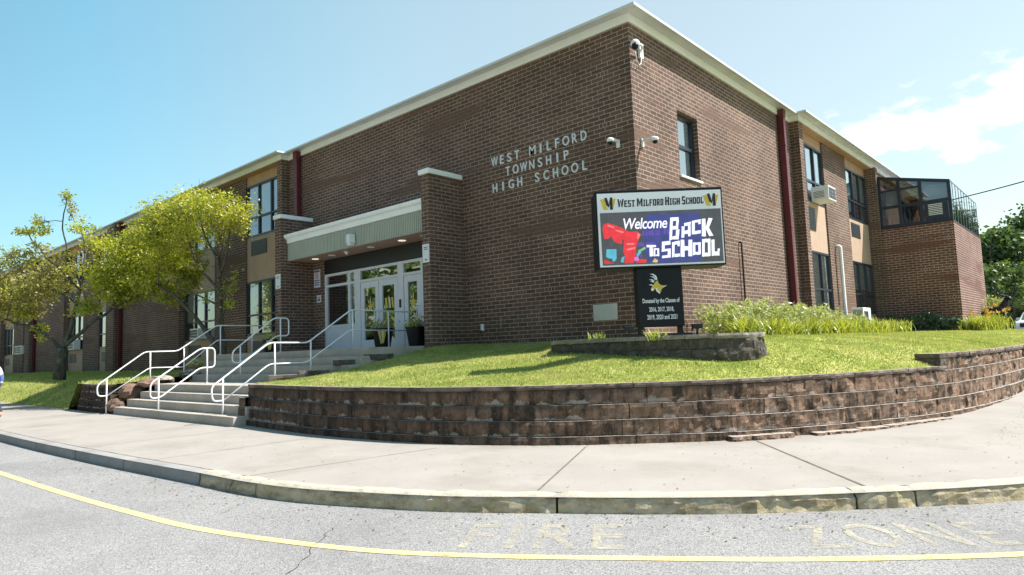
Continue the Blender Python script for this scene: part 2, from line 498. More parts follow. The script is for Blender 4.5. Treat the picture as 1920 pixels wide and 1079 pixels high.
def bark(name, a, b, lichen):
    g = NG(name)
    p = g.pos()
    f = g.noise(p, 9, 6, 0.7, (1, 1, 0.35))
    n2 = g.noise(p, 4.5, 4, 0.6)
    col = g.mix(g.rng(f, 0.35, 0.65), a, b)
    col = g.mix(g.rng(n2, 0.52, 0.62, 0, 0.7), col, lichen)
    g.bump(f, 0.8, 0.04)
    return g.fin(col, 0.95, spec=0.15)
BARK = bark('lichen_bark', (0.045, 0.042, 0.036), (0.12, 0.105, 0.085), (0.12, 0.17, 0.12))
BARK2 = bark('grey_bark', (0.06, 0.05, 0.042), (0.15, 0.125, 0.10), (0.15, 0.14, 0.11))

def shirt():
    g = NG('patterned_shirt')
    p = g.coord('Object')
    f = g.noise(p, 5, 2, 0.4)
    col = g.mix(g.rng(f, 0.53, 0.57), (0.62, 0.64, 0.72), (0.12, 0.16, 0.42))
    return g.fin(col, 0.9, spec=0.2)
SHIRT = shirt()

# ------------------------------------------------------------------ mesh builder
def wloc(o):
    v = Vector((0, 0, 0))
    while o is not None:
        v = v + o.location
        o = o.parent
    return v

class MB:
    def __init__(s):
        s.v = []
        s.f = []
        s.mi = []
        s.m = 0
        s.tint = None
    def face(s, pts, flip=False):
        i = len(s.v)
        s.v += [tuple(p) for p in pts]
        idx = list(range(i, i+len(pts)))
        s.f.append(idx[::-1] if flip else idx)
        s.mi.append(s.m)
    def raw(s, vs, fs):
        i = len(s.v)
        s.v += [tuple(p) for p in vs]
        for f in fs:
            s.f.append([a+i for a in f])
            s.mi.append(s.m)
    def box(s, x0, x1, y0, y1, z0, z1):
        x0, x1 = min(x0, x1), max(x0, x1)
        y0, y1 = min(y0, y1), max(y0, y1)
        z0, z1 = min(z0, z1), max(z0, z1)
        vs = [(x, y, z) for z in (z0, z1) for y in (y0, y1) for x in (x0, x1)]
        s.raw(vs, [(0, 2, 3, 1), (4, 5, 7, 6), (0, 1, 5, 4), (2, 6, 7, 3), (0, 4, 6, 2), (1, 3, 7, 5)])
    def obox(s, fn, a0, a1, b0, b1, c0, c1):
        vs = [fn(a, b, c) for c in (c0, c1) for b in (b0, b1) for a in (a0, a1)]
        s.raw(vs, [(0, 2, 3, 1), (4, 5, 7, 6), (0, 1, 5, 4), (2, 6, 7, 3), (0, 4, 6, 2), (1, 3, 7, 5)])
    def tube(s, pts, r, n=8, closed=False, cap=True):
        P = [Vector(p) for p in pts]
        N = len(P)
        rs = r if isinstance(r, (list, tuple)) else [r]*N
        rings = []
        ref = None
        for i in range(N):
            if closed:
                d = (P[(i+1) % N]-P[i-1]).normalized()
            else:
                d = (P[min(i+1, N-1)]-P[max(i-1, 0)]).normalized()
            if ref is None:
                ref = Vector((0, 0, 1)) if abs(d.z) < 0.9 else Vector((1, 0, 0))
            a = d.cross(ref)
            if a.length < 1e-5:
                a = d.cross(Vector((0.3, 1, 0.2)))
            a.normalize()
            b = a.cross(d).normalized()
            ref = b
            rings.append([P[i]+(a*math.cos(t)+b*math.sin(t))*rs[i] for t in [2*math.pi*k/n for k in range(n)]])
        vs = [p for q in rings for p in q]
        fs = []
        for i in range(N if closed else N-1):
            j = (i+1) % N
            for k in range(n):
                fs.append((i*n+k, i*n+(k+1) % n, j*n+(k+1) % n, j*n+k))
        if cap and not closed:
            fs.append(tuple(range(n))[::-1])
            fs.append(tuple((N-1)*n+k for k in range(n)))
        s.raw(vs, fs)
    def lathe(s, c, prof, n=20, arc=None):
        vs, fs = [], []
        for (r, z) in prof:
            for k in range(n):
                t = 2*math.pi*k/n
                vs.append((c[0]+r*math.cos(t), c[1]+r*math.sin(t), c[2]+z))
        for i in range(len(prof)-1):
            for k in range(n):
                fs.append((i*n+k, i*n+(k+1) % n, (i+1)*n+(k+1) % n, (i+1)*n+k))
        s.raw(vs, fs)
    def ball(s, c, r, n=10, m=7, sq=(1, 1, 1)):
        prof = [(max(1e-4, math.sin(math.pi*i/m)), -math.cos(math.pi*i/m)) for i in range(m+1)]
        vs, fs = [], []
        for (a, z) in prof:
            for k in range(n):
                t = 2*math.pi*k/n
                vs.append((c[0]+r*sq[0]*a*math.cos(t), c[1]+r*sq[1]*a*math.sin(t), c[2]+r*sq[2]*z))
        for i in range(m):
            for k in range(n):
                fs.append((i*n+k, i*n+(k+1) % n, (i+1)*n+(k+1) % n, (i+1)*n+k))
        s.raw(vs, fs)
    def poly(s, pts, z0, z1):
        n = len(pts)
        vs = [(p[0], p[1], z0) for p in pts]+[(p[0], p[1], z1) for p in pts]
        fs = [tuple(range(n))[::-1], tuple(range(n, 2*n))]+[(i, (i+1) % n, n+(i+1) % n, n+i) for i in range(n)]
        s.raw(vs, fs)
    def plate(s, fn, pts, d0, d1):
        # polygon in (u,v) given thickness between d0 and d1 along the normal of frame fn(u,d,v)
        n = len(pts)
        vs = [fn(p[0], d1, p[1]) for p in pts]+[fn(p[0], d0, p[1]) for p in pts]
        fs = [tuple(range(n)), tuple(range(n, 2*n))[::-1]]+[(i, n+i, n+(i+1) % n, (i+1) % n) for i in range(n)]
        s.raw(vs, fs)
    def build(s, name, mat, parent=None, smooth=False, loc=None, uv=False, local=False, bevel=0, fixn=False):
        me = bpy.data.meshes.new(name)
        V = np.array(s.v, dtype=float).reshape(-1, 3)
        off = Vector((0, 0, 0))
        if not local:
            off = wloc(parent)
            if loc is not None:
                off = off+Vector(loc)
        world = V.copy()
        V = V-np.array(off)
        me.from_pydata(V.tolist(), [], s.f)
        mats = mat if isinstance(mat, (list, tuple)) else [mat]
        for m in mats:
            me.materials.append(m)
        me.polygons.foreach_set('material_index', s.mi)
        if fixn:
            bm = bmesh.new()
            bm.from_mesh(me)
            bmesh.ops.recalc_face_normals(bm, faces=bm.faces)
            bm.to_mesh(me)
            bm.free()
        if uv:
            ul = me.uv_layers.new(name='UVMap')
            for p in me.polygons:
                nx, ny, nz_ = (abs(c) for c in p.normal)
                for li in p.loop_indices:
                    w = world[me.loops[li].vertex_index]
                    if nz_ >= nx and nz_ >= ny:
                        ul.data[li].uv = (w[0], w[1])
                    elif nx > ny:
                        ul.data[li].uv = (w[1], w[2])
                    else:
                        ul.data[li].uv = (w[0], w[2])
        if s.tint is not None:
            a = me.color_attributes.new('tint', 'FLOAT_COLOR', 'POINT')
            a.data.foreach_set('color', np.array([(*t, 1) for t in s.tint]).ravel())
        if smooth:
            me.polygons.foreach_set('use_smooth', [True]*len(me.polygons))
        o = bpy.data.objects.new(name, me)
        COL.objects.link(o)
        if parent is not None:
            o.parent = parent
        if loc is not None:
            o.location = loc
        if bevel:
            b = o.modifiers.new('bevel', 'BEVEL')
            b.width = bevel
            b.segments = 2
            b.limit_method = 'ANGLE'
        return o

def tag(o, label=None, cat=None, group=None, kind=None):
    if label: o['label'] = label
    if cat: o['category'] = cat
    if group: o['group'] = group
    if kind: o['kind'] = kind
    return o
def empty(name, loc, label=None, cat=None, group=None, rz=0):
    o = bpy.data.objects.new(name, None)
    o.empty_display_size = 0.2
    o.location = loc
    o.rotation_euler = (0, 0, rz)
    COL.objects.link(o)
    return tag(o, label, cat, group)
def np_mesh(name, V, F, mat, parent=None, mi=None, loc=None):
    """V (n,3), F (m,k) fast mesh"""
    me = bpy.data.meshes.new(name)
    V = np.asarray(V, dtype=np.float32)
    off = wloc(parent)
    if loc is not None:
        off = off+Vector(loc)
    V = V-np.array(off, dtype=np.float32)
    F = np.asarray(F, dtype=np.int32)
    k = F.shape[1]
    me.vertices.add(len(V))
    me.vertices.foreach_set('co', V.ravel())
    me.loops.add(F.size)
    me.loops.foreach_set('vertex_index', F.ravel())
    me.polygons.add(len(F))
    me.polygons.foreach_set('loop_start', np.arange(0, F.size, k, dtype=np.int32))
    for m in (mat if isinstance(mat, (list, tuple)) else [mat]):
        me.materials.append(m)
    if mi is not None:
        me.polygons.foreach_set('material_index', np.asarray(mi, dtype=np.int32))
    me.update(calc_edges=True)
    me.validate()
    o = bpy.data.objects.new(name, me)
    COL.objects.link(o)
    if parent is not None:
        o.parent = parent
    if loc is not None:
        o.location = loc
    return o

def text_geo(body, bold=0.0, depth=0.01, spacing=1.0, shear=0.0):
    cu = bpy.data.curves.new('t', 'FONT')
    cu.body = body
    cu.size = 1.0
    cu.extrude = depth
    cu.offset = bold
    cu.space_character = spacing
    cu.shear = shear
    cu.resolution_u = 4
    ob = bpy.data.objects.new('t', cu)
    COL.objects.link(ob)
    bpy.context.view_layer.update()
    me = bpy.data.meshes.new_from_object(ob.evaluated_get(bpy.context.evaluated_depsgraph_get()))
    vs = np.array([v.co[:] for v in me.vertices])
    fs = [tuple(p.vertices) for p in me.polygons]
    bpy.data.objects.remove(ob)
    bpy.data.curves.remove(cu)
    bpy.data.meshes.remove(me)
    return vs, fs
def put_text(mb, body, fn, u0, u1, v0, v1, d0, d1, bold=0.0, spacing=1.0, shear=0.0, keep_v=None):
    vs, fs = text_geo(body, bold, 0.01, spacing, shear)
    lo, hi = vs.min(0), vs.max(0)
    if keep_v:
        lo[1], hi[1] = keep_v
    P = []
    for x, y, z in vs:
        u = u0+(x-lo[0])/(hi[0]-lo[0])*(u1-u0)
        v = v0+(y-lo[1])/(hi[1]-lo[1])*(v1-v0)
        d = d0+(z+0.01)/0.02*(d1-d0)
        P.append(fn(u, d, v))
    mb.raw(P, fs)

# frames: fx for walls facing -Y (a runs along +X), fy for walls facing +X (a runs along +Y)
def FX(plane=0.0):
    return lambda a, d, z: (a, plane-d, z)
def FY(plane=0.0):
    return lambda a, d, z: (plane+d, a, z)

# ------------------------------------------------------------------ terrain lines
WALL = [(-6.95, -5.72), (-6.2, -5.80), (-4.9, -5.92), (-3.3, -5.98), (-1.8, -5.90), (-0.6, -5.72), (0.27, -5.45), (1.04, -5.11), (1.71, -4.71), (2.31, -4.24),
        (2.92, -3.75), (3.47, -3.20), (3.98, -2.49), (4.50, -1.66), (4.99, -0.70), (5.50, 0.60), (5.84, 2.3), (6.08, 4.4), (6.22, 7.0), (6.29, 9.6), (6.3, 12.5)]
KERB = [(-90, -9.25), (-60, -9.25), (-30, -9.25), (-11.5, -9.22), (-8.0, -9.20), (-4.0, -9.07), (-1.41, -8.93), (-0.2, -8.88), (0.71, -8.74), (1.64, -8.44),
        (2.5, -8.09), (3.40, -7.57), (4.08, -7.17), (4.88, -6.62), (5.65, -5.95), (6.06, -5.56), (6.78, -4.78), (7.6, -3.6), (8.3, -2.1), (8.8, 0.0), (9.1, 3.0), (9.3, 8.0), (9.4, 30.0)]
def smooth_line(P, step):
    P = [Vector((p[0], p[1], 0)) for p in P]
    outp = []
    for i in range(len(P)-1):
        p0 = P[max(i-1, 0)]
        p1, p2 = P[i], P[i+1]
        p3 = P[min(i+2, len(P)-1)]
        L = (p2-p1).length
        n = max(1, int(L/step))
        d = lambda a, b: max((a-b).length, 1e-4)**0.5
        for k in range(n):
            t = k/n
            m1 = ((p2-p1)/d(p1, p2)-(p2-p0)/(d(p0, p1)+d(p1, p2))+(p1-p0)/d(p0, p1) if i > 0 else (p2-p1)/d(p1, p2))*d(p1, p2)
            m2 = ((p3-p2)/d(p2, p3)-(p3-p1)/(d(p1, p2)+d(p2, p3))+(p2-p1)/d(p1, p2) if i < len(P)-2 else (p2-p1)/d(p1, p2))*d(p1, p2)
            h = (2*t**3-3*t**2+1)*p1+(t**3-2*t**2+t)*m1+(-2*t**3+3*t**2)*p2+(t**3-t**2)*m2
            outp.append((h.x, h.y))
    outp.append((P[-1].x, P[-1].y))
    return outp
def ramp_z(y):
    return 0.02*max(0.0, y+1.8) if y < 9 else 0.02*10.8
def arclen(P):
    s = [0]
    for a, b in zip(P, P[1:]):
        s.append(s[-1]+math.hypot(b[0]-a[0], b[1]-a[1]))
    return s
def along(P, S, t):
    t = min(max(t, 0), S[-1])
    lo, hi = 0, len(S)-1
    while hi-lo > 1:
        m = (lo+hi)//2
        if S[m] <= t: lo = m
        else: hi = m
    k = (t-S[lo])/max(S[hi]-S[lo], 1e-9)
    a, b = P[lo], P[hi]
    d = Vector((b[0]-a[0], b[1]-a[1])).normalized()
    return Vector((a[0]+(b[0]-a[0])*k, a[1]+(b[1]-a[1])*k)), d
WL = smooth_line(WALL, 0.12)
WS = arclen(WL)
KL = smooth_line(KERB, 0.15)
KS = arclen(KL)

# ------------------------------------------------------------------ ground, road, pavement
g = MB()
g.face([(-900, -900, -0.06), (900, -900, -0.06), (900, 900, -0.06), (-900, 900, -0.06)])
tag(g.build('ground', LAWN), kind='structure')
g = MB()
step = [i for i in range(0, len(KL), 3)]
if step[-1] != len(KL)-1: step.append(len(KL)-1)
for i, j in zip(step, step[1:]):
    a, b = KL[i], KL[j]
    oa = (a[0]+max(0, (a[0]+2))*1.6+0.0, -40) if a[0] < 5 else (a[0]+14, a[1]-34+max(0, a[1]+6)*2.2)
    ob = (b[0]+max(0, (b[0]+2))*1.6+0.0, -40) if b[0] < 5 else (b[0]+14, b[1]-34+max(0, b[1]+6)*2.2)
    g.face([(a[0], a[1], ramp_z(a[1])), (oa[0], oa[1], 0.0), (ob[0], ob[1], 0.0), (b[0], b[1], ramp_z(b[1]))])
g.raw([], [])
tag(g.build('road', ASPH), kind='structure')
g = MB()
g.face([(-40, 45, 1.09), (60, 45, 1.09), (60, 130, 1.09), (-40, 130, 1.09)])
g.face([(-40, 34, 1.41), (60, 34, 1.41), (60, 45, 1.09), (-40, 45, 1.09)])
g.face([(9.45, 30, 0.21), (60, 30, 0.21), (60, 34, 1.41), (9.45, 34, 1.41)])
tag(g.build('car_park', ASPH), kind='structure')

# pavement between kerb and wall
g = MB()
inner, outer = [], []
def kerb_at_x(x):
    for a, b in zip(KL, KL[1:]):
        if a[0] <= x <= b[0]:
            t = (x-a[0])/max(b[0]-a[0], 1e-6)
            return (x, a[1]+(b[1]-a[1])*t)
    return KL[-1]
for x in [-90, -70, -50, -40, -32, -26, -22, -19, -17, -15, -13, -11, -9.5, -8.2, -7.4]:
    k = kerb_at_x(x)
    outer.append(k)
    inner.append((x, -5.6 if x > -14.5 else -6.0))
k0 = next(i for i, p in enumerate(KL) if p[0] > -7.0)
kp = KL[k0:]
ks = arclen(kp)
KEND = next(s for p, s in zip(kp, ks) if p[1] > 9)
for i in range(0, len(WL)):
    t = WS[i]/WS[-1]
    # shift so that normals roughly agree around the bend
    q, _ = along(kp, ks, KEND*t)
    d_in = Vector((WL[i][0], WL[i][1]))
    nxt = WL[min(i+1, len(WL)-1)]; prv = WL[max(i-1, 0)]
    tg = Vector((nxt[0]-prv[0], nxt[1]-prv[1])).normalized()
    nr = Vector((-tg.y, tg.x))
    outer.append((q.x, q.y))
    inner.append((d_in.x+nr.x*0.2, d_in.y+nr.y*0.2))
NU = 8
for i in range(len(inner)-1):
    for u in range(NU):
        def P(j, u):
            a, b = inner[j], outer[j]
            t = u/NU
            x, y = a[0]+(b[0]-a[0])*t, a[1]+(b[1]-a[1])*t
            return (x, y, 0.15+ramp_z(y))
        g.face([P(i, u), P(i, u+1), P(i+1, u+1), P(i+1, u)])
ze = 0.15+ramp_z(12)
g.face([(5.75, 12.5, ze), (inner[-1][0], inner[-1][1], ze), (outer[-1][0], outer[-1][1], ze), (9.4, 31, ze), (6.05, 31, ze)][1:])
tag(g.build('pavement', WALK), kind='structure')
# joints
g = MB()
def joint(a, b, w=0.012):
    a, b = Vector((*a, 0)), Vector((*b, 0))
    d = (b-a).normalized()
    n = Vector((-d.y, d.x, 0))*w
    N = 8
    for k in range(N):
        p, q = a.lerp(b, k/N), a.lerp(b, (k+1)/N)
        wob = Vector((noise.noise(p*3)*0.01, noise.noise(p*3+Vector((9, 9, 9)))*0.01, 0))
        z0, z1 = 0.154+ramp_z(p.y), 0.154+ramp_z(q.y)
        g.face([(p.x+n.x, p.y+n.y, z0), (p.x-n.x, p.y-n.y, z0), (q.x-n.x, q.y-n.y, z1), (q.x+n.x, q.y+n.y, z1)])
joint((1.78, -4.82), (3.05, -7.42), 0.011)
joint((3.64, -3.25), (5.72, -5.72), 0.014)
joint((-0.55, -8.72), (-0.15, -5.95), 0.006)
joint((-3.2, -9.0), (-3.2, -6.05), 0.006)
joint((-6.0, -9.05), (-6.0, -5.95), 0.006)
joint((-9.0, -9.1), (-9.0, -5.95), 0.006)
joint((-12.0, -9.1), (-12.0, -5.95), 0.006)
joint((-15.0, -9.1), (-15.0, -6.1), 0.006)
joint((-18.0, -9.1), (-18.0, -6.1), 0.006)
for k in range(0, len(KL)-1):
    a, b = KL[k], KL[k+1]
    if a[0] < -40 or a[1] > 9: continue
    for q0, q1 in ((a, b),):
        d = Vector((q1[0]-q0[0], q1[1]-q0[1])).normalized()
        n = Vector((-d.y, d.x))
        w0 = 0.195+0.01*noise.noise(Vector((q0[0]*2, q0[1]*2, 0)))
        w1 = 0.012+0.008*noise.noise(Vector((q0[0]*4, q0[1]*4, 3)))
        g.face([(q0[0]+n.x*w0, q0[1]+n.y*w0, 0.1545+ramp_z(q0[1])), (q1[0]+n.x*w0, q1[1]+n.y*w0, 0.1545+ramp_z(q1[1])), (q1[0]+n.x*(w0+w1), q1[1]+n.y*(w0+w1), 0.1545+ramp_z(q1[1])), (q0[0]+n.x*(w0+w1), q0[1]+n.y*(w0+w1), 0.1545+ramp_z(q0[1]))])
tag(g.build('pavement_joints', plain('joint_dark', (0.13, 0.11, 0.09), 0.95, 0.3, 9)), kind='structure')

# kerb stones
def kerb_run(s0, s1, gaps, mat, name, rough, h=0.155, w=0.16, rad=0.035):
    g = MB()
    cuts = [s0]+gaps+[s1]
    for a, b in zip(cuts, cuts[1:]):
        a2, b2 = a+0.012, b-0.012
        n = max(2, int((b2-a2)/0.09))
        rows = []
        for k in range(n+1):
            p, d = along(KL, KS, a2+(b2-a2)*k/n)
            nr = Vector((d.y, -d.x))   # towards the road
            z = ramp_z(p.y)
            prof = [(0.012, -0.05), (0.010, 0.0), (0.004, 0.05), (0.0, h-rad), (-rad*0.3, h-rad*0.3), (-rad, h), (-w*0.6, h+0.004), (-w, h+0.002), (-w, -0.05)]
            row = []
            for (o, zz) in prof:
                q = p+nr*o
                jit = noise.noise(Vector((q.x*7, q.y*7, zz*9)))*rough
                endr = 0.0
                e = min(k, n-k)
                if e == 0: endr = 0.014
                q = q+nr*(jit-endr)
                row.append((q.x, q.y, z+zz+noise.noise(Vector((q.x*5, q.y*5, 3+zz)))*rough*0.6-(endr if zz > 0.1 else 0)))
            rows.append(row)
        m = len(rows[0])
        vs = [p for r in rows for p in r]
        fs = [(i*m+j, (i+1)*m+j, (i+1)*m+j+1, i*m+j+1) for i in range(n) for j in range(m-1)]
        fs.append(tuple(range(m)))
        fs.append(tuple(n*m+j for j in range(m))[::-1])
        g.raw(vs, fs)
    return tag(g.build(name, mat, smooth=False, fixn=True), kind='structure')
def s_near(x, y):
    return min(zip(KS, KL), key=lambda q: (q[1][0]-x)**2+(q[1][1]-y)**2)[0]
sA, sB, sC, sD = s_near(-1.41, -8.93), s_near(3.40, -7.57), s_near(5.65, -5.95), s_near(6.06, -5.56)
kerb_run(sA-24.6, sA, [sA-21.6, sA-18.6, sA-15.6, sA-12.6, sA-9.6, sA-6.6, sA-4.4, sA-2.35], KERBG, 'kerb', 0.004, h=0.152, rad=0.02)
kerb_run(sA, s_near(9.3, 7.5), [sA+0.82, sA+1.35, sB, sC, sD, sD+2.4, sD+4.8, sD+7.2], KERBY, 'kerb', 0.030, h=0.165, w=0.18, rad=0.065)

# yellow fire-lane line
YL = smooth_line([(-60, -10.55), (-30, -10.5), (-12, -10.42), (-5.27, -10.27), (-2.2, -10.16), (-0.47, -10.05), (0.8, -9.93), (1.85, -9.70), (3.0, -9.33), (3.94, -8.83), (4.76, -8.31), (5.53, -7.81), (6.24, -7.27), (6.93, -6.68), (7.9, -5.6), (8.9, -4.0)], 0.2)
g = MB()
for (a, b, c) in zip(YL, YL[1:], YL[2:]+[YL[-1]]):
    d1 = Vector((b[0]-a[0], b[1]-a[1])).normalized()
    d2 = Vector((c[0]-b[0], c[1]-b[1])).normalized() if c != b else d1
    n1 = Vector((-d1.y, d1.x))*0.052
    n2 = Vector((-d2.y, d2.x))*0.052
    if not g.v: last = n1
    g.face([(a[0]-last.x, a[1]-last.y, 0.004), (b[0]-n2.x, b[1]-n2.y, 0.004), (b[0]+n2.x, b[1]+n2.y, 0.004), (a[0]+last.x, a[1]+last.y, 0.004)])
    last = n2
tag(g.build('road_marking', YLINE), kind='structure')
# faded lettering in the fire lane
g = MB()
def road_word(word, p, ang, w, h):
    c, s_ = math.cos(ang), math.sin(ang)
    fn = lambda u, d, v: (p[0]+u*c-v*s_, p[1]+u*s_+v*c, 0.004+d*0)
    vs, fs = text_geo(word, 0.01, 0.0, 1.25)
    lo, hi = vs.min(0), vs.max(0)
    P = [fn((x-lo[0])/(hi[0]-lo[0])*w, 0, (y-lo[1])/(hi[1]-lo[1])*h) for x, y, z in vs]
    g.raw(P, fs)
road_word('FIRE', (3.42, -8.92), R(33), 1.35, 0.72)
road_word('ZONE', (5.70, -7.38), R(38), 1.55, 0.66)
tag(g.build('road_lettering', FADED), kind='structure')
# cracks in the asphalt
g = MB()
def crack(pts, w):
    P = [Vector((*p, 0)) for p in pts]
    L = []
    for a, b in zip(P, P[1:]):
        for k in range(8):
            q = a.lerp(b, k/8)
            L.append(q+Vector((noise.noise(q*6), noise.noise(q*6+Vector((5, 5, 5))), 0))*0.05)
    for a, b in zip(L, L[1:]):
        d = (b-a).normalized()
        n = Vector((-d.y, d.x, 0))*w*(0.6+0.5*random.random())
        g.face([(a.x-n.x, a.y-n.y, 0.006), (b.x-n.x, b.y-n.y, 0.006), (b.x+n.x, b.y+n.y, 0.006), (a.x+n.x, a.y+n.y, 0.006)])
crack([(2.0, -9.15), (2.35, -9.55), (2.75, -9.95), (3.1, -10.4)], 0.0032)
tag(g.build('road_crack', DARK), kind='structure')

# ------------------------------------------------------------------ lawns
def lerp(a, b, t): return a+(b-a)*t
def wall_top(i):
    y, x = WL[i][1], WL[i][0]
    up_ = min(1, max(0, (y-0.85)/0.5))
    return 1.02+0.19*up_
BP = [(0.0, (-6.75, -5.25, 1.02)), (0.07, (-6.35, -3.9, 1.14)), (0.13, (-5.86, -2.95, 1.36)), (0.24, (-5.86, -1.25, 1.68)), (0.27, (-5.4, -1.0, 1.73)), (0.31, (-5.1, 0.06, 1.76)), (0.6, (-2.5, 0.06, 1.72)), (1.0, (0.25, 0.06, 1.70))]
def along3(P, k):
    for (a, p), (b, q) in zip(P, P[1:]):
        if k <= b:
            t = (k-a)/(b-a)
            return [p[i]+(q[i]-p[i])*t for i in range(3)]
    return P[-1][1]
ROWS, NUg = [], 22
n = len(WL)
for i in range(n):
    x, y = WL[i]
    nxt = WL[min(i+1, n-1)]; prv = WL[max(i-1, 0)]
    tg = Vector((nxt[0]-prv[0], nxt[1]-prv[1])).normalized()
    nin = Vector((-tg.y, tg.x))
    a = Vector((x, y))+nin*0.34
    # partner on the building
    t = WS[i]/WS[-1]
    if t < 0.52:
        k = t/0.52
        bx, by, zb = along3(BP, k)
        b = Vector((bx, by))
    else:
        k = (t-0.52)/0.48
        b = Vector((-0.05, lerp(0.3, 19.2, k)))
        zb = lerp(1.70, 1.66, min(1, (t-0.52)/0.2))
    za = wall_top(i)
    bulge = lerp(0.9, 2.6, min(1, max(0, (t-0.29)/0.10)))
    row = []
    for u in range(NUg+1):
        q = u/NUg
        p = a.lerp(b, q)
        z = za+(zb-za)*(1-(1-q)**bulge)
        z += 0.03*noise.noise(Vector((p.x*0.7, p.y*0.7, 1)))*min(1, q*6)
        row.append((p.x, p.y, z))
    ROWS.append(row)
# add the far lawn beyond the wall end
last = ROWS[-1]
for yy in (16, 20, 25, 30):
    ROWS.append([(lerp(6.2, -0.05 if yy < 19.5 else 0.4, u/NUg), lerp(yy, yy+6 if yy < 19.5 else yy+1, u/NUg), lerp(1.36 if yy < 18 else 1.40, 1.64, min(1, u/NUg*2.0))) for u in range(NUg+1)])
g = MB()
for r in ROWS: g.v += r
for i in range(len(ROWS)-1):
    for u in range(NUg):
        k = i*(NUg+1)+u
        g.f.append([k, k+NUg+1, k+NUg+2, k+1][::-1]); g.mi.append(0)
lawn = g.build('lawn', LAWN, smooth=True, fixn=True)
tag(lawn, kind='structure')
def lawn_z(x, y):
    # nearest vertex height
    best, bz = 1e9, 1.6
    for r in ROWS:
        for p in r[::2]:
            d = (p[0]-x)**2+(p[1]-y)**2
            if d < best: best, bz = d, p[2]
    return bz
# left bank
LR = []
def bank_row(x, wallside):
    ys = [-6.02, -5.8, -5.3, -4.8, -4.3, -3.5, -2.5, -1.5, -0.6, 0.2]
    if wallside:
        zs = [0.98, 1.0, 1.02, 1.05, 1.08, 1.14, 1.22, 1.28, 1.33, 1.35]
        ys[0] = -5.85
    else:
        zs = [0.14, 0.22, 0.50, 0.80, 0.97, 1.04, 1.09, 1.13, 1.15, 1.16]
    return [(x, y, z+0.05*noise.noise(Vector((x*0.6, y*0.6, 0)))*(1 if -5.7 < y < -0.5 else 0)) for y, z in zip(ys, zs)]
for x in [-90, -75, -60, -50, -44, -39, -35, -32, -29, -27, -25, -23.4, -22, -21, -20, -19.2, -18.6, -18.2]:
    LR.append(bank_row(x, False))
for x in [-17.85, -17, -16, -15.2, -14.55]:
    LR.append(bank_row(x, True))
LR.append([(-14.3, p[1], p[2]+0.0) for p in bank_row(-14.3, True)])
g = MB()
for r in LR: g.v += r
m = len(LR[0])
for i in range(len(LR)-1):
    for j in range(m-1):
        k = i*m+j
        g.f.append([k, k+m, k+m+1, k+1]); g.mi.append(0)
bank = g.build('lawn_bank', LAWN, smooth=True, fixn=True)
tag(bank, kind='structure')

def blades(obj, count, hmin, hmax, wmin, wmax, keep=None, box=None):
    me = obj.data
    me.calc_loop_triangles()
    nT = len(me.loop_triangles)
    vi = np.empty(nT*3, dtype=np.int32)
    me.loop_triangles.foreach_get('vertices', vi)
    vi = vi.reshape(-1, 3)
    co = np.empty(len(me.vertices)*3, dtype=np.float64)
    me.vertices.foreach_get('co', co)
    co = co.reshape(-1, 3)
    A, B, C = co[vi[:, 0]], co[vi[:, 1]], co[vi[:, 2]]
    cen = (A+B+C)/3
    area = np.linalg.norm(np.cross(B-A, C-A), axis=1)*0.5
    dist = np.hypot(cen[:, 0]-CAM.x, cen[:, 1]-CAM.y)
    wgt = area/np.maximum(dist, 6)**1.6
    if keep is not None:
        wgt = wgt*keep(cen)
    pr = wgt/wgt.sum()
    pick = RNG.choice(nT, count, p=pr)
    r1, r2 = np.sqrt(RNG.random(count)), RNG.random(count)
    P = A[pick]*(1-r1)[:, None]+B[pick]*(r1*(1-r2))[:, None]+C[pick]*(r1*r2)[:, None]
    h = RNG.uniform(hmin, hmax, count)
    w = RNG.uniform(wmin, wmax, count)
    th = RNG.uniform(0, 2*np.pi, count)
    ln = RNG.uniform(0.0, 0.9, count)*h
    la = RNG.uniform(0, 2*np.pi, count)
    dx, dy = np.cos(th)*w, np.sin(th)*w
    V = np.empty((count, 3, 3))
    V[:, 0] = P-np.stack([dx, dy, np.full(count, 0.01)], 1)
    V[:, 1] = P+np.stack([dx, dy, np.full(count, -0.01)], 1)
    V[:, 2] = P+np.stack([np.cos(la)*ln, np.sin(la)*ln, h], 1)
    return V.reshape(-1, 3), np.arange(count*3).reshape(-1, 3)
V, F = blades(lawn, 150000, 0.018, 0.045, 0.005, 0.012)
tag(np_mesh('grass', V, F, LF_GRS), kind='stuff')
V, F = blades(bank, 22000, 0.04, 0.10, 0.010, 0.022, keep=lambda c: (c[:, 0] > -48).astype(float))
tag(np_mesh('grass', V, F, LF_GRS), kind='stuff')

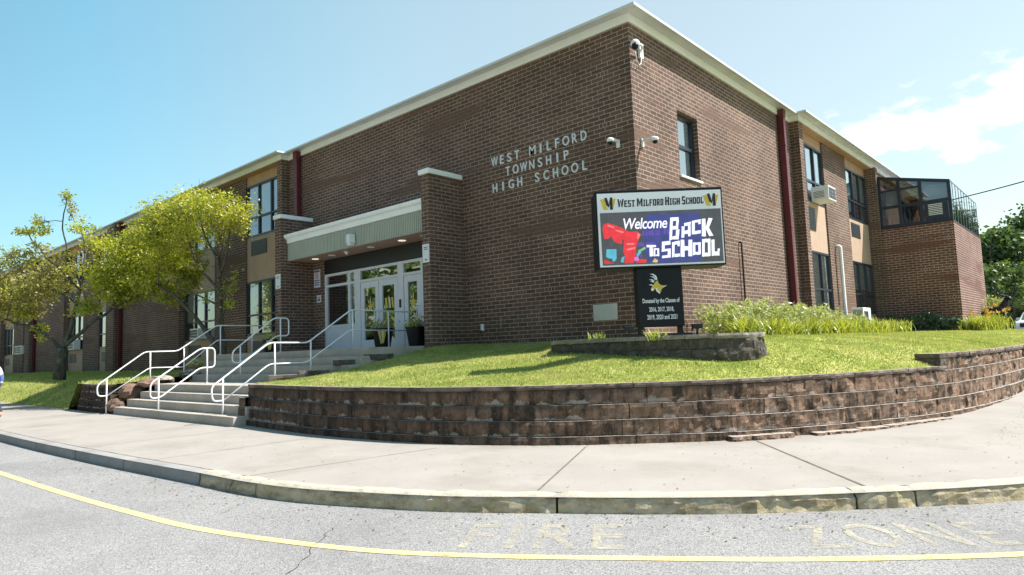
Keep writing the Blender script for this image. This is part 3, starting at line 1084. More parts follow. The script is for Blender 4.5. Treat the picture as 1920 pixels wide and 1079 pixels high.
# ------------------------------------------------------------------ block walls
def rough_block(g, O, X, Y, L, H, D, amp, seed, tint, nx=7, nz_=4, round_=0.009):
    """block with a rough split face. O bottom-left-front, X unit along, Y unit inward, Z up"""
    base = len(g.v)
    fr = []
    for j in range(nz_+1):
        for i in range(nx+1):
            a, b = i/nx, j/nz_
            ea = min(a, 1-a)*L
            eb = min(b, 1-b)*H
            edge = max(0, 1-min(ea, eb)/0.035)
            nzv = noise.fractal(Vector((O[0]*3+a*L*7+seed*3.1, O[1]*3+b*H*7, seed*1.7)), 0.7, 2.0, 4)
            d = -amp*nzv+round_*edge**2
            p = Vector(O)+X*(a*L)+Y*d+Vector((0, 0, b*H))
            fr.append(p)
    g.v += [tuple(p) for p in fr]
    for j in range(nz_):
        for i in range(nx):
            k = base+j*(nx+1)+i
            g.f.append([k, k+1, k+nx+2, k+nx+1]); g.mi.append(g.m)
    bk = []
    for (a, b) in ((0, 0), (1, 0), (1, 1), (0, 1)):
        p = Vector(O)+X*(a*L)+Y*D+Vector((0, 0, b*H))
        bk.append(tuple(p))
    bi = len(g.v)
    g.v += bk
    top = [base+nz_*(nx+1)+i for i in range(nx+1)]
    bot = [base+i for i in range(nx+1)]
    lef = [base+j*(nx+1) for j in range(nz_+1)]
    rig = [base+j*(nx+1)+nx for j in range(nz_+1)]
    g.f.append(top+[bi+2, bi+3]); g.mi.append(g.m)
    g.f.append(bot[::-1]+[bi, bi+1]); g.mi.append(g.m)
    g.f.append(lef+[bi+3, bi]); g.mi.append(g.m)
    g.f.append(rig[::-1]+[bi+1, bi+2]); g.mi.append(g.m)
    if g.tint is not None:
        g.tint += [tint]*(len(g.v)-base)

def block_course(g, P, S, s0, s1, z, H, bl, off, amp, inset, capmode=False, D=0.26, zfn=None):
    s = s0-off
    k = 0
    while s < s1-0.05:
        a, b = max(s, s0), min(s+bl*(1+0.06*random.uniform(-1, 1)), s1)
        if b-a > 0.06:
            pa, da = along(P, S, a+0.005)
            pb, db = along(P, S, b-0.005)
            X = (pb-pa); L = X.length; X = X.normalized()
            nin = Vector((-X.y, X.x))
            O = pa+nin*inset
            zz = z+(zfn(pa) if zfn else 0)+random.uniform(-0.003, 0.003)
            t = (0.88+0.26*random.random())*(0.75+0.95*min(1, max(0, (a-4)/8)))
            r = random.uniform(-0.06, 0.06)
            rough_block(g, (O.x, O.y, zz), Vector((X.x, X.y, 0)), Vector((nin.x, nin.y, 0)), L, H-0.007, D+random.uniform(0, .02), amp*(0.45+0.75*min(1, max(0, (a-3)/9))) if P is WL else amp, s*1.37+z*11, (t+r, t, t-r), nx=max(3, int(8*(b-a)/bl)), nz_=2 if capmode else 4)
        s = b
        k += 1

rw = empty('retaining_wall', (-1.0, -5.9, 0.15), 'long curved brown split-face block retaining wall along the pavement', 'retaining wall')
g = MB(); g.tint = []
S1 = WS[-1]
s_up = next(s for p, s in zip(WL, WS) if p[1] > 0.72)
HC = 0.2
for c in range(5):
    z = 0.95-0.225*(5-c)
    block_course(g, WL, WS, 0.0, S1, z, 0.225, 0.52, 0.26*(c % 2), 0.024, 0.054*c)
# lift course: upper tier
block_course(g, WL, WS, s_up, S1, 0.95, HC, 0.47, 0.1, 0.03, 0.054*5)
WX = smooth_line([(6.30, 12.55), (6.32, 20), (6.3, 31)], 0.3)
WXS = arclen(WX)
for c in range(5):
    block_course(g, WX, WXS, 0.0, WXS[-1], 0.35+c*HC, HC, 0.47, 0.235*(c % 2), 0.02, 0.045*c)
# left return beside the steps
for c in range(5):
    z = -0.05+c*HC
    O = Vector((-6.95+0.02*c, -5.72+0.03*c, z))
    for k in range(3 if c < 4 else 2):
        rough_block(g, (-6.98, -5.30-0.44*(k-1)+0.02*c+0.42, z), Vector((0, -1, 0)), Vector((1, 0, 0)), 0.43, HC-0.006, 0.3, 0.025, c*7+k, (0.9, 0.9, 0.9))
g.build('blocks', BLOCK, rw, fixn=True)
g = MB()
block_course(g, WL, WS, 0.0, s_up+0.02, 0.95, 0.075, 0.42, 0.0, 0.008, 0.205, True, 0.30)
block_course(g, WL, WS, s_up, S1, 1.15, 0.085, 0.42, 0.0, 0.012, 0.245, True, 0.30)
rough_block(g, (4.88, 0.90, 1.15), Vector((0.96, -0.28, 0)), Vector((0.28, 0.96, 0)), 0.42, 0.08, 0.3, 0.01, 3, (1, 1, 1), nz_=2)
rough_block(g, (4.88, 0.92, 1.03), Vector((0.96, -0.28, 0)), Vector((0.28, 0.96, 0)), 0.42, 0.115, 0.3, 0.015, 5, (1, 1, 1), nz_=3)
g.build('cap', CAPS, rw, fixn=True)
# broken toe stones in front of the wall at the bend
g = MB(); g.tint = []
sT = next(s for p, s in zip(WL, WS) if p[0] > 3.25)
WLo = [(p[0], p[1]) for p in WL]
block_course(g, WL, WS, sT, sT+1.0, 0.06, 0.165, 0.33, 0.0, 0.03, -0.09, False, 0.2)
block_course(g, WL, WS, sT+1.35, sT+4.2, 0.04, 0.155, 0.30, 0.1, 0.04, -0.11, False, 0.2, zfn=lambda p: ramp_z(p.y)*0.6)
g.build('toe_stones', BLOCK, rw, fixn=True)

lw = empty('retaining_wall', (-16.2, -6.0, 0.15), 'short dark stained block wall left of the steps, below the tree', 'retaining wall')
LWP = [(-18.0, -5.75), (-17.2, -6.0), (-16, -6.05), (-14.9, -6.05), (-14.45, -6.0)]
LWL = smooth_line(LWP, 0.15)
LWS = arclen(LWL)
g = MB(); g.tint = []
for c in range(4):
    block_course(g, LWL, LWS, 0.12*c, LWS[-1], 0.10+c*0.2, 0.2, 0.40, 0.2*(c % 2), 0.03, 0.03*c)
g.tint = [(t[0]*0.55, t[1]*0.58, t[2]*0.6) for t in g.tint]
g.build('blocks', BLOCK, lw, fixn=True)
g = MB()
block_course(g, LWL, LWS, 0.4, LWS[-1], 0.90, 0.08, 0.42, 0.0, 0.012, 0.11, True, 0.3)
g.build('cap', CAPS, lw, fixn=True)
# boulders closing the left side of the lower flight
def rock(g, c, r, seed, n=14, m=9):
    vs, fs = [], []
    for i in range(m+1):
        for k in range(n):
            a, t = math.pi*i/m, 2*math.pi*k/n
            d = Vector((math.sin(a)*math.cos(t), math.sin(a)*math.sin(t), -math.cos(a)))
            s_ = 1+0.30*noise.fractal(d*1.6+Vector((seed, seed*2, 0)), 0.8, 2, 4)
            vs.append((c[0]+d.x*r[0]*s_, c[1]+d.y*r[1]*s_, c[2]+d.z*r[2]*s_))
    for i in range(m):
        for k in range(n):
            fs.append((i*n+k, i*n+(k+1) % n, (i+1)*n+(k+1) % n, (i+1)*n+k))
    g.raw(vs, fs)
ROCKS = [((-14.15, -5.45, 0.72), (0.32, 0.36, 0.26), 'large reddish boulder at the left edge of the lower steps'),
         ((-14.2, -5.85, 0.38), (0.30, 0.25, 0.22), 'small reddish stone under the large boulder beside the lower steps'),
         ((-13.75, -5.15, 0.98), (0.35, 0.28, 0.12), 'flat brown stone beside the fourth step on the left'),
         ((-14.25, -4.6, 1.02), (0.55, 0.30, 0.14), 'long dark slab stone edging the left grass by the middle landing'),
         ((-14.3, -3.7, 1.12), (0.40, 0.35, 0.17), 'dark squarish stone left of the upper steps, near the terracotta pot')]
for i, (c, r, lab) in enumerate(ROCKS):
    g = MB()
    rock(g, c, r, i*3.7+1)
    tag(g.build('boulder', ROCKM if i < 3 else MOSS, loc=(c[0], c[1], c[2]-r[2]*0.8)), lab, 'boulder', 'stones edging the steps')
EDGE = [((-6.85, -5.05, 1.05), 0.62, 'pale front edging stone at the right of the steps above the wall cap'),
        ((-6.75, -4.35, 1.12), 0.70, 'second grey edging stone up the right side of the steps'),
        ((-6.35, -3.65, 1.34), 0.55, 'dark edging stone stacked third up the right side of the steps'),
        ((-5.95, -3.05, 1.45), 0.70, 'topmost long edging stone, right of the steps and below the landing')]
for i, (c, L, lab) in enumerate(EDGE):
    g = MB()
    d = Vector((0.45, 0.89, 0)).normalized()
    rough_block(g, c, d, Vector((-d.y, d.x, 0)), L, 0.13, 0.26, 0.015, 20+i, (1, 1, 1), nz_=2)
    tag(g.build('edging_stone', CAPS if i < 2 else MOSS, fixn=True, loc=c), lab, 'stone', 'stones edging the steps')

# ------------------------------------------------------------------ steps
g = MB()
XL, XR = -14.2, -6.6
g.box(-13.95, XR, -6.0, -5.7, -0.1, 0.35)
g.box(-13.8, XR, -5.7, -5.4, -0.1, 0.55)
g.box(-13.65, XR-0.2, -5.4, -5.1, -0.1, 0.75)
g.box(-13.4, XR-0.35, -5.1, -3.8, -0.1, 0.95)
g.box(XL, -5.9, -3.8, -3.5, 0.3, 1.15)
g.box(XL, -5.9, -3.5, -3.2, 0.3, 1.35)
g.box(XL, -5.9, -3.2, -2.9, 0.3, 1.55)
g.box(-14.5, -5.9, -2.9, 0.35, 0.3, 1.75)
st = g.build('entrance_steps', STEPC, loc=(-10, -6, 0.15), bevel=0.012)
tag(st, 'wide grey concrete entrance steps with two flights and a top landing', 'steps')

# ------------------------------------------------------------------ handrails
def arc_path(pts, rad=0.09, n=5, closed=False):
    P = [Vector(p) for p in pts]
    outp = []
    N = len(P)
    for i in range(N):
        if not closed and i in (0, N-1):
            outp.append(P[i]); continue
        a, b, c = P[i-1], P[i], P[(i+1) % N]
        d1, d2 = (a-b), (c-b)
        r = min(rad, d1.length*0.45, d2.length*0.45)
        p, q = b+d1.normalized()*r, b+d2.normalized()*r
        for k in range(n+1):
            t = k/n
            outp.append(p.lerp(b, t).lerp(b.lerp(q, t), t))
    return outp
def rail(x, top, low, posts, label, closed=False):
    base = posts[0]
    e = empty('handrail', (x, base[0], base[1]), label, 'handrail', 'white pipe handrails on the entrance steps')
    r = 0.020
    if closed:
        g = MB()
        g.tube(arc_path([(x, y, z) for y, z in top], 0.12, 5, True), r, 10, closed=True)
        g.build('rail', RAILM, e, smooth=True)
    else:
        g = MB()
        g.tube(arc_path([(x, y, z) for y, z in top], 0.12), r, 10)
        g.build('rail', RAILM, e, smooth=True)
        g = MB()
        g.tube(arc_path([(x, y, z) for y, z in low], 0.12), r*0.85, 10)
        g.build('lower_rail', RAILM, e, smooth=True)
    for (y, z0, z1) in posts:
        g = MB()
        g.tube([(x, y, z0-0.02), (x, y, z1)], r*1.02, 10)
        g.lathe((x, y, z0), [(0.05, 0.0), (0.05, 0.012), (0.026, 0.02)], 12)
        g.build('post', RAILM, e, smooth=True)
    return e
lowR = [(-5.76, 0.655), (-4.63, 1.44), (-3.63, 1.437), (-2.33, 2.245), (-0.12, 2.215)]
topR = [(-5.78, 0.66), (-5.99, 0.66), (-6.03, 0.98), (-4.63, 1.95), (-3.60, 1.932), (-2.28, 2.79), (-0.15, 2.755), (-0.06, 2.70)]
rail(-7.6, topR, lowR, [(-5.76, 0.15, 1.16), (-4.49, 0.95, 1.945), (-3.51, 1.15, 1.98), (-2.24, 1.75, 2.79), (-1.05, 1.75, 2.77), (-0.10, 1.75, 2.73)],
     'long white two-bar handrail up the right side of the steps to the doors')
topL = [(-6.10, 0.67), (-6.34, 0.67), (-6.36, 0.98), (-5.09, 1.905), (-4.15, 1.90), (-2.93, 2.70), (-0.7, 2.69)]
lowL = [(-6.10, 0.67), (-4.96, 1.42), (-3.95, 1.40), (-2.90, 2.225), (-0.7, 2.19)]
rail(-14.2, topL, lowL, [(-6.11, 0.15, 1.16), (-4.94, 0.75, 1.905), (-3.95, 1.05, 1.99), (-2.8, 1.75, 2.70), (-1.72, 1.75, 2.69), (-0.7, 1.75, 2.69)],
     'long white two-bar handrail up the left side of the steps')
rail(-11.0, [(-6.08, 1.04), (-4.80, 1.915), (-4.42, 1.915), (-4.42, 1.385), (-4.82, 1.385), (-5.85, 0.66), (-6.08, 0.66)], None,
     [(-5.88, 0.15, 1.17), (-4.63, 0.95, 1.91)], 'short looped white handrail in the middle of the lower flight', True)
rail(-11.0, [(-3.92, 1.80), (-2.65, 2.76), (-2.18, 2.76), (-2.18, 2.23), (-2.58, 2.23), (-3.66, 1.48), (-3.92, 1.48)], None,
     [(-3.69, 0.95, 1.97), (-2.45, 1.75, 2.75)], 'short looped white handrail in the middle of the upper flight', True)

# ------------------------------------------------------------------ the building
B = empty('school_building', (-7, 0.2, 1.75), 'long two-storey brown brick school building with white cornice', 'building')
# brick shell of the main block
g = MB()
T = 0.35
g.box(-14.72, -12.47, 0, T, 0.2, 8.87)
g.box(-12.47, -7.30, 0, T, 4.88, 8.87)
g.box(-7.30, 0, 0, T, 0.2, 8.87)
wy0, wy1, wz0, wz1 = 2.08, 3.17, 5.65, 7.33
g.box(-T, 0, T, wy0, 0.2, 8.87)
g.box(-T, 0, wy1, 10.12, 0.2, 8.87)
g.box(-T, 0, wy0, wy1, 0.2, wz0)
g.box(-T, 0, wy0, wy1, wz1, 8.87)
main = g.build('main_wall', BR, B, uv=True)
# left wing brickwork
def lwing():
    g = MB()
    g.box(-15.05, -14.72, -0.3, T, 0.2, 8.87)
    def bays(x):   # x = right end of bay pair ; returns left end
        return x
    g.box(-20.75, -17.97, -0.06, T, 0.2, 8.87)
    g.box(-31.2, -23.85, -0.3, T, 0.2, 8.87)
    g.box(-32.4, -31.2, -0.66, T, 0.2, 8.87)
    g.box(-38.4, -35.5, -0.06, T, 0.2, 8.87)
    g.box(-48.0, -41.4, -0.3, T, 0.2, 8.87)
    g.box(-49.2, -48.0, -0.66, T, 0.2, 8.87)
    g.box(-55.2, -52.3, -0.06, T, 0.2, 8.87)
    g.box(-72.0, -58.2, -0.3, T, 0.2, 8.87)
    return g.build('left_wing_wall', BR, B, uv=True)
lwing()
g = MB()
g.box(-T, 0.3, 10.12, 10.5, 0.2, 8.87)
g.box(-T, 0.06, 13.33, 16.2, 0.2, 8.87)
g.box(-T, 0.46, 19.26, 19.6, 0.2, 8.87)
g.box(-T, 0.3, 19.6, 27.2, 0.2, 8.87)
g.build('right_wing_wall', BR, B, uv=True)
# entrance piers
for nm, xa, xb in (('right', -5.88, -5.56), ('left', -13.56, -13.16)):
    g = MB()
    g.box(xa, xb, -1.21, -0.002, 0.6, 6.30)
    p = g.build('entrance_pier', BR, B, uv=True)
    g = MB()
    g.box(xa-0.04, xb+0.05, -1.27, -0.004, 6.30, 6.435)
    g.build('coping', WHT, p, bevel=0.01)
# dark core so that windows have something behind
g = MB()
g.box(-71.5, -0.6, 0.8, 26.5, 0.3, 8.75)
g.build('interior', DARK, B)
g = MB()
g.box(-71.9, -0.02, 0.02, 27.1, 8.90, 8.98)
g.build('roof', ROOF, B)
# cornice, swept along the eaves
path = [(-72.0, -0.3), (-14.72, -0.3), (-14.72, 0.0), (0.0, 0.0), (0.0, 10.12), (0.3, 10.12), (0.3, 27.2)]
def sweep(path, prof, name, mat, parent, close_ends=True):
    g = MB()
    P = [Vector(p) for p in path]
    n = len(P)
    rows = []
    for i in range(n):
        d0 = (P[i]-P[i-1]).normalized() if i > 0 else (P[1]-P[0]).normalized()
        d1 = (P[i+1]-P[i]).normalized() if i < n-1 else d0
        n0, n1 = Vector((d0.y, -d0.x)), Vector((d1.y, -d1.x))
        m = (n0+n1)
        m = m/(1+n0.dot(n1)) if n0.dot(n1) > -0.9 else n0
        rows.append([(P[i].x+m.x*o, P[i].y+m.y*o, z) for o, z in prof])
    k = len(prof)
    vs = [p for r in rows for p in r]
    fs = [(i*k+j, (i+1)*k+j, (i+1)*k+(j+1) % k, i*k+(j+1) % k) for i in range(n-1) for j in range(k)]
    fs += [tuple(range(k)), tuple((n-1)*k+j for j in range(k))[::-1]]
    g.raw(vs, fs)
    return g.build(name, mat, parent, fixn=True)
fas = sweep(path, [(0.045, 8.862), (0.045, 9.055), (-0.30, 9.055), (-0.30, 8.89), (0.0, 8.872), (0.0, 8.862)], 'fascia', WHT, B)
sweep(path, [(0.03, 9.058), (0.20, 9.052), (0.30, 9.030), (0.36, 8.995), (0.385, 8.972), (0.41, 8.975), (0.41, 9.035), (0.36, 9.05), (-0.30, 9.13), (-0.30, 9.058)], 'gutter', CRN, fas)
# eave soffits above the recessed bays
g = MB()
g.box(-72, -15.05, -0.298, -0.002, 8.845, 8.868)
g.box(0.002, 0.298, 10.5, 27.0, 8.845, 8.868)
g.build('eave_soffit', SOF, B)

# windows ------------------------------------------------------------
def bar(g, fn, a0, a1, z0, z1, d0=-0.07, d1=0.025):
    g.obox(fn, a0, a1, d0, d1, z0, z1)
def make_window(fn, a0, a1, z0, z1, n, split, parent, blind, name='window', frame=NAVY, lower=None, fw=0.07):
    g = MB()
    zs = z1-(z1-z0)*split
    bar(g, fn, a0, a1, z1-fw, z1); bar(g, fn, a0, a1, z0, z0+fw)
    bar(g, fn, a0, a0+fw, z0+fw, z1-fw); bar(g, fn, a1-fw, a1, z0+fw, z1-fw)
    w = (a1-a0)/n
    for k in range(1, n):
        bar(g, fn, a0+k*w-fw*0.55, a0+k*w+fw*0.55, z0+fw, z1-fw)
    for k in range(n):
        l = a0+k*w+(fw if k == 0 else fw*0.55); r = a0+(k+1)*w-(fw if k == n-1 else fw*0.55)
        bar(g, fn, l, r, zs-fw*0.5, zs+fw*0.5, -0.065, 0.02)
    f = g.build(name, frame, parent, fixn=True)
    g = MB()
    g.face([fn(a0+0.02, -0.035, z0+0.02), fn(a1-0.02, -0.035, z0+0.02), fn(a1-0.02, -0.035, z1-0.02), fn(a0+0.02, -0.035, z1-0.02)])
    g.build('pane', GLS, f)
    for k in range(n):
        g = MB()
        mode = blind[k % len(blind)]
        l, r = a0+k*w, a0+(k+1)*w
        if mode == 0: continue
        zb = {1: zs, 2: zs+(z1-zs)*0.15, 3: zs+(z1-zs)*0.5, 4: z0}[mode]
        N = 10
        for q in range(N):   # softly folded cloth or slats
            la, lb = l+(r-l)*q/N, l+(r-l)*(q+1)/N
            da, db = -0.06-0.02*(q % 2), -0.06-0.02*((q+1) % 2)
            g.face([fn(la, da, zb), fn(lb, db, zb), fn(lb, db, z1), fn(la, da, z1)])
        g.build('blind', BLIND if blind[0] != 2 else CURT, f)
    g = MB()
    g.face([fn(a0, -0.55, z0), fn(a1, -0.55, z0), fn(a1, -0.55, z1), fn(a0, -0.55, z1)])
    g.build('backing', DARK, f)
    return f
def make_bay(fn, a0, a1, n, parent, ub, lb, zbase, louv=True, lou_side=0):
    g = MB()
    g.obox(fn, a0, a1, -0.1, -0.002, 8.46, 8.86)
    g.build('panel', SOF, parent, fixn=True)
    make_window(fn, a0, a1, 6.36, 8.46, n, 0.63, parent, ub)
    g = MB()
    g.obox(fn, a0, a1, -0.1, 0.004, 4.60, 6.36)
    p = g.build('panel', TAN, parent, fixn=True)
    la = a0+(a1-a0)*(0.12+0.36*lou_side)
    def louvre(z0, z1):
        g = MB()
        g.obox(fn, la, la+1.25, 0.003, 0.022, z0, z1)
        N = 14
        for k in range(N):
            za = z0+0.03+(z1-z0-0.06)*k/N
            g.obox(fn, la+0.03, la+1.22, 0.02, 0.034, za, za+(z1-z0-0.06)/N*0.5)
        return g
    if louv:
        louvre(5.62, 6.20).build('louvre', LOUV, p, fixn=True)
    make_window(fn, a0, a1, 2.48, 4.60, n, 0.63, parent, lb)
    g = MB()
    g.obox(fn, a0, a1, -0.1, 0.004, zbase, 2.48)
    p = g.build('panel', TAN, parent, fixn=True)
    louvre(1.72, 2.25).build('louvre', LOUV, p, fixn=True)
fx, fy = FX(0.0), FY(0.0)
make_bay(fx, -17.97, -15.05, 3, B, (1, 1, 1), (2, 1, 3), 0.6, True, 0)
make_bay(fx, -23.85, -20.75, 3, B, (1, 3, 1), (1, 1, 3), 0.6, False)
make_bay(fx, -35.5, -32.4, 3, B, (1, 1, 1), (1, 1, 3), 0.6, True)
make_bay(fx, -41.4, -38.4, 3, B, (1, 0, 1), (2, 2, 1), 0.6, True)
make_bay(fx, -52.3, -49.2, 3, B, (1, 1, 0), (0, 1, 0), 0.6, True)
make_bay(fx, -58.2, -55.2, 3, B, (1, 1, 1), (1, 1, 1), 0.6, True)
make_bay(fy, 10.5, 13.33, 3, B, (1, 1, 1), (4, 4, 4), 1.0, False)
make_bay(fy, 16.2, 19.26, 3, B, (1, 2, 2), (2, 2, 2), 1.0, True, 0)
# single window in the sunny gable wall
wf = make_window(FY(-0.16), wy0, wy1, wz0+0.03, wz1, 1, 0.50, B, (4,), fw=0.085)  # pale blind added above the lower curtain too, to brighten the whole pane
g = MB()
g.box(-0.16, 0.05, wy0-0.03, wy1+0.03, wz0-0.02, wz0+0.03)
g.build('sill', WHT, wf)
# small louvre frames on the right wing panel
g = MB()
g.obox(fy, 11.35, 12.05, 0.004, 0.03, 5.35, 6.15)
g.build('louvre', LOUV, B, fixn=True)

# red downpipes
def pipe(x, y, z0, z1):
    g = MB()
    g.box(x-0.10, x+0.10, y-0.085, y+0.085, z0, z1)
    g.box(x-0.12, x+0.12, y-0.105, y+0.105, z1-0.22, z1+0.02)
    for z in (z0+1.3, (z0+z1)/2, z1-1.2):
        g.box(x-0.112, x+0.112, y-0.097, y+0.097, z, z+0.06)
    g.build('downpipe', MAROON, B, bevel=0.012)
pipe(0.12, 9.05, 1.2, 8.98)
pipe(-13.95, -0.12, 6.0, 8.98)
pipe(-31.05, -0.43, 0.9, 8.98)
pipe(-47.85, -0.43, 0.9, 8.98)

# canopy ----------------------------------------------------------------
g = MB()
x0, x1 = -13.155, -5.885
g.box(x0, x1, -0.93, -0.005, 4.90, 5.45)
cano = g.build('canopy', SOF2, B)
g = MB()
N = 92
prof = []
for k in range(N):
    xa = x0+(x1-x0)*k/N; w = (x1-x0)/N
    for (f, d) in ((0, 0), (0.5, 0), (0.58, 0.035), (0.92, 0.035)):
        prof.append((xa+f*w, -0.97+d))
prof.append((x1, -0.97))
vs = [(p[0], p[1], z) for z in (4.845, 5.43) for p in prof]
n_ = len(prof)
g.raw(vs, [(i, i+1, n_+i+1, n_+i) for i in range(n_-1)])
g.build('corrugated_fascia', SAGE, cano)
g = MB()
g.box(x0, x1, -0.925, -0.01, 4.84, 4.895)
sof = g.build('soffit', SOF2, cano)
for k, xx in enumerate((-12.2, -11.2, -9.1, -7.6, -6.6)):
    g = MB()
    g.lathe((xx, -0.5, 4.832), [(0.0, 0.0), (0.09, 0.0), (0.11, -0.005), (0.12, 0.008)], 16)
    g.build('downlight', LAMP if k in (0, 3) else WHT, sof)
gp = [(x0-0.06, -0.99), (x1-0.003, -0.99)]
sweep([(x0, -0.97), (x1, -0.97)], [(-0.02, 5.44), (0.03, 5.44), (0.035, 5.52), (0.06, 5.58), (0.13, 5.62), (0.15, 5.66), (0.15, 5.72), (-0.95, 5.74), (-0.95, 5.45)], 'gutter', WHT, cano)
# entrance front ----------------------------------------------------------
ef = MB()
yf = 0.02
def fbar(g, xa, xb, za, zb, ya=0.02, yb=0.12): g.box(xa, xb, ya, yb, za, zb)
g = MB()
g.box(-12.47, -7.30, 0.03, 0.14, 4.35, 4.88)
g.build('transom_panel', BLK, B)
g = MB()
for (xa, xb) in ((-12.47, -12.36), (-11.10, -10.98), (-10.74, -10.42), (-8.50, -8.22), (-7.42, -7.30)):
    fbar(g, xa, xb, 1.75, 4.35)
for (xa, xb) in ((-12.36, -11.10), (-10.98, -10.74), (-10.42, -8.50), (-8.22, -7.42)):
    fbar(g, xa, xb, 4.27, 4.35, 0.025, 0.115)
    fbar(g, xa, xb, 3.90, 3.98, 0.025, 0.115)
fbar(g, -12.36, -11.10, 2.52, 2.60, 0.025, 0.115)
fbar(g, -10.98, -10.74, 2.52, 2.60, 0.025, 0.115)
fbar(g, -12.36, -11.10, 1.75, 2.52, 0.05, 0.10)
fbar(g, -10.98, -10.74, 1.75, 2.52, 0.05, 0.10)
fr = g.build('entrance_frame', DOORW, B)
g = MB()
for (xa, xb, za, zb) in ((-12.36, -11.10, 3.98, 4.27), (-12.36, -11.10, 2.60, 3.90), (-10.98, -10.74, 2.60, 3.90), (-10.98, -10.74, 3.98, 4.27), (-10.42, -8.50, 3.98, 4.27), (-8.22, -7.42, 3.98, 4.27)):
    g.face([(xa, 0.075, za), (xb, 0.075, za), (xb, 0.075, zb), (xa, 0.075, zb)])
g.build('pane', GLD, fr)
g = MB()
g.face([(-12.47, 0.45, 1.7), (-7.3, 0.45, 1.7), (-7.3, 0.45, 4.4), (-12.47, 0.45, 4.4)])
g.build('backing', DARK, fr)
g = MB()
for (xa, xb, z) in ((-9.0, -8.62, 4.13), (-8.15, -7.8, 4.13)):
    g.box(xa, xb, 0.30, 0.36, z, z+0.05)
g.build('ceiling_lamp', LAMP, fr)
fdoor = lambda a, d, z: (a, 0.03-d, z)
def star(cx, cz, r):
    return [(cx+math.sin(k*math.pi/5)*(r if k % 2 == 0 else r*0.42), cz+math.cos(k*math.pi/5)*(r if k % 2 == 0 else r*0.42)) for k in range(10)]
def door(xa, xb, deco, hx):
    g = MB()
    s = 0.17
    z0, z1 = 1.77, 3.89
    g.box(xa, xa+s, 0.03, 0.09, z0, z1); g.box(xb-s, xb, 0.03, 0.09, z0, z1)
    g.box(xa+s, xb-s, 0.03, 0.09, z0, z0+0.26); g.box(xa+s, xb-s, 0.03, 0.09, z1-0.2, z1)
    d = g.build('door', DOORW, B)
    g = MB()
    g.face([(xa+s, 0.062, z0+0.26), (xb-s, 0.062, z0+0.26), (xb-s, 0.062, z1-0.2), (xa+s, 0.062, z1-0.2)])
    g.build('pane', GLD, d)
    g = MB()
    g.tube(arc_path([(hx, 0.03, 2.55), (hx, -0.07, 2.55), (hx, -0.07, 2.95), (hx, 0.03, 2.95)], 0.03), 0.014, 8)
    g.build('handle', RAILM, d, smooth=True)
    cx = (xa+xb)/2
    g = MB()
    if deco == 'star':
        g.plate(fdoor, star(cx, 3.08, 0.16), -0.028, -0.022)
        g.m = 1
        g.plate(fdoor, [(cx-0.03, 3.22), (cx+0.01, 3.42), (cx+0.03, 3.23)], -0.027, -0.0215)
        g.plate(fdoor, [(cx-0.08, 3.19), (cx-0.13, 3.33), (cx-0.04, 3.22)], -0.0265, -0.021)
    else:
        for k, (o, w) in enumerate(((-0.20, 0.10), (-0.03, 0.09), (0.12, 0.09))):
            g.m = k % 2
            g.plate(fdoor, [(cx+o, 3.30), (cx+o+w, 3.30), (cx+o+w*0.9+0.04, 2.98), (cx+o+0.05, 2.98)], -0.028, -0.022+0.001*k)
    g.build('emblem', [GOLD, CREAM], d)
door(-10.40, -9.47, 'star', -9.57)
door(-9.45, -8.52, 'W', -9.36)
door(-8.20, -7.44, 'star', -7.54)
g = MB()
g.box(-8.42, -8.34, -0.01, 0.02, 2.95, 3.2)
g.build('card_reader', BLK, fr, bevel=0.01)

# lettering on the wall ------------------------------------------------------
g = MB()
fw_ = FX(0.0)
def spaced(word, xa, xb, z, h):
    n = len(word)
    pitch = (xb-xa)/(n-1+0.72)
    narrow = {'I': 0.2, 'L': 0.62, 'F': 0.62, 'E': 0.62, 'T': 0.7, 'S': 0.66, 'W': 1.15, 'M': 1.0, 'O': 0.98, 'G': 0.88, 'C': 0.82, 'P': 0.66, 'R': 0.7, 'D': 0.78, 'H': 0.76, 'N': 0.8}
    for k, ch in enumerate(word):
        if ch == ' ': continue
        w = h*0.86*narrow.get(ch, 0.7)
        c = xa+pitch*k+h*0.36
        g = MB()
        put_text(g, ch, fw_, c-w/2, c+w/2, z, z+h, 0.0, 0.035, bold=0.004)
        g.build('letter', GREYL, B)
spaced('WEST MILFORD', -4.34, -1.25, 6.43, 0.235)
spaced('TOWNSHIP', -3.88, -1.78, 6.075, 0.235)
spaced('HIGH SCHOOL', -4.36, -1.24, 5.715, 0.235)

# brick extension with the sunroom -------------------------------------------
SX = 3.12
EX = empty('brick_extension', (1.7, 19.4, 1.6), 'two-storey red-brown brick extension carrying a navy framed glass sunroom', 'extension')
g = MB()
g.box(0.465, SX, 19.40, 26.9, 0.8, 6.10)
g.build('wall', BRD, EX, uv=True)
g = MB()
g.box(0.45, SX+0.015, 19.375, 26.93, 6.10, 6.14)
g.build('coping', METAL, EX)
g = MB()
def zt(x): return 8.45+(x-0.5)/(SX-0.08-0.5)*(7.86-8.45)
fb = lambda a, d, z: (a, 19.43-d, z)
fw2 = 0.09
xs = [0.5, 1.24, 2.03, SX-0.06]
for x in xs:
    w = 0.06
    g.raw([fb(x-w, 0, 6.14), fb(x+w, 0, 6.14), fb(x+w, 0, zt(x+w)), fb(x-w, 0, zt(x-w)), fb(x-w, -0.1, 6.14), fb(x+w, -0.1, 6.14), fb(x+w, -0.1, zt(x+w)), fb(x-w, -0.1, zt(x-w))],
          [(0, 1, 2, 3), (7, 6, 5, 4), (0, 4, 5, 1), (3, 2, 6, 7), (0, 3, 7, 4), (1, 5, 6, 2)])
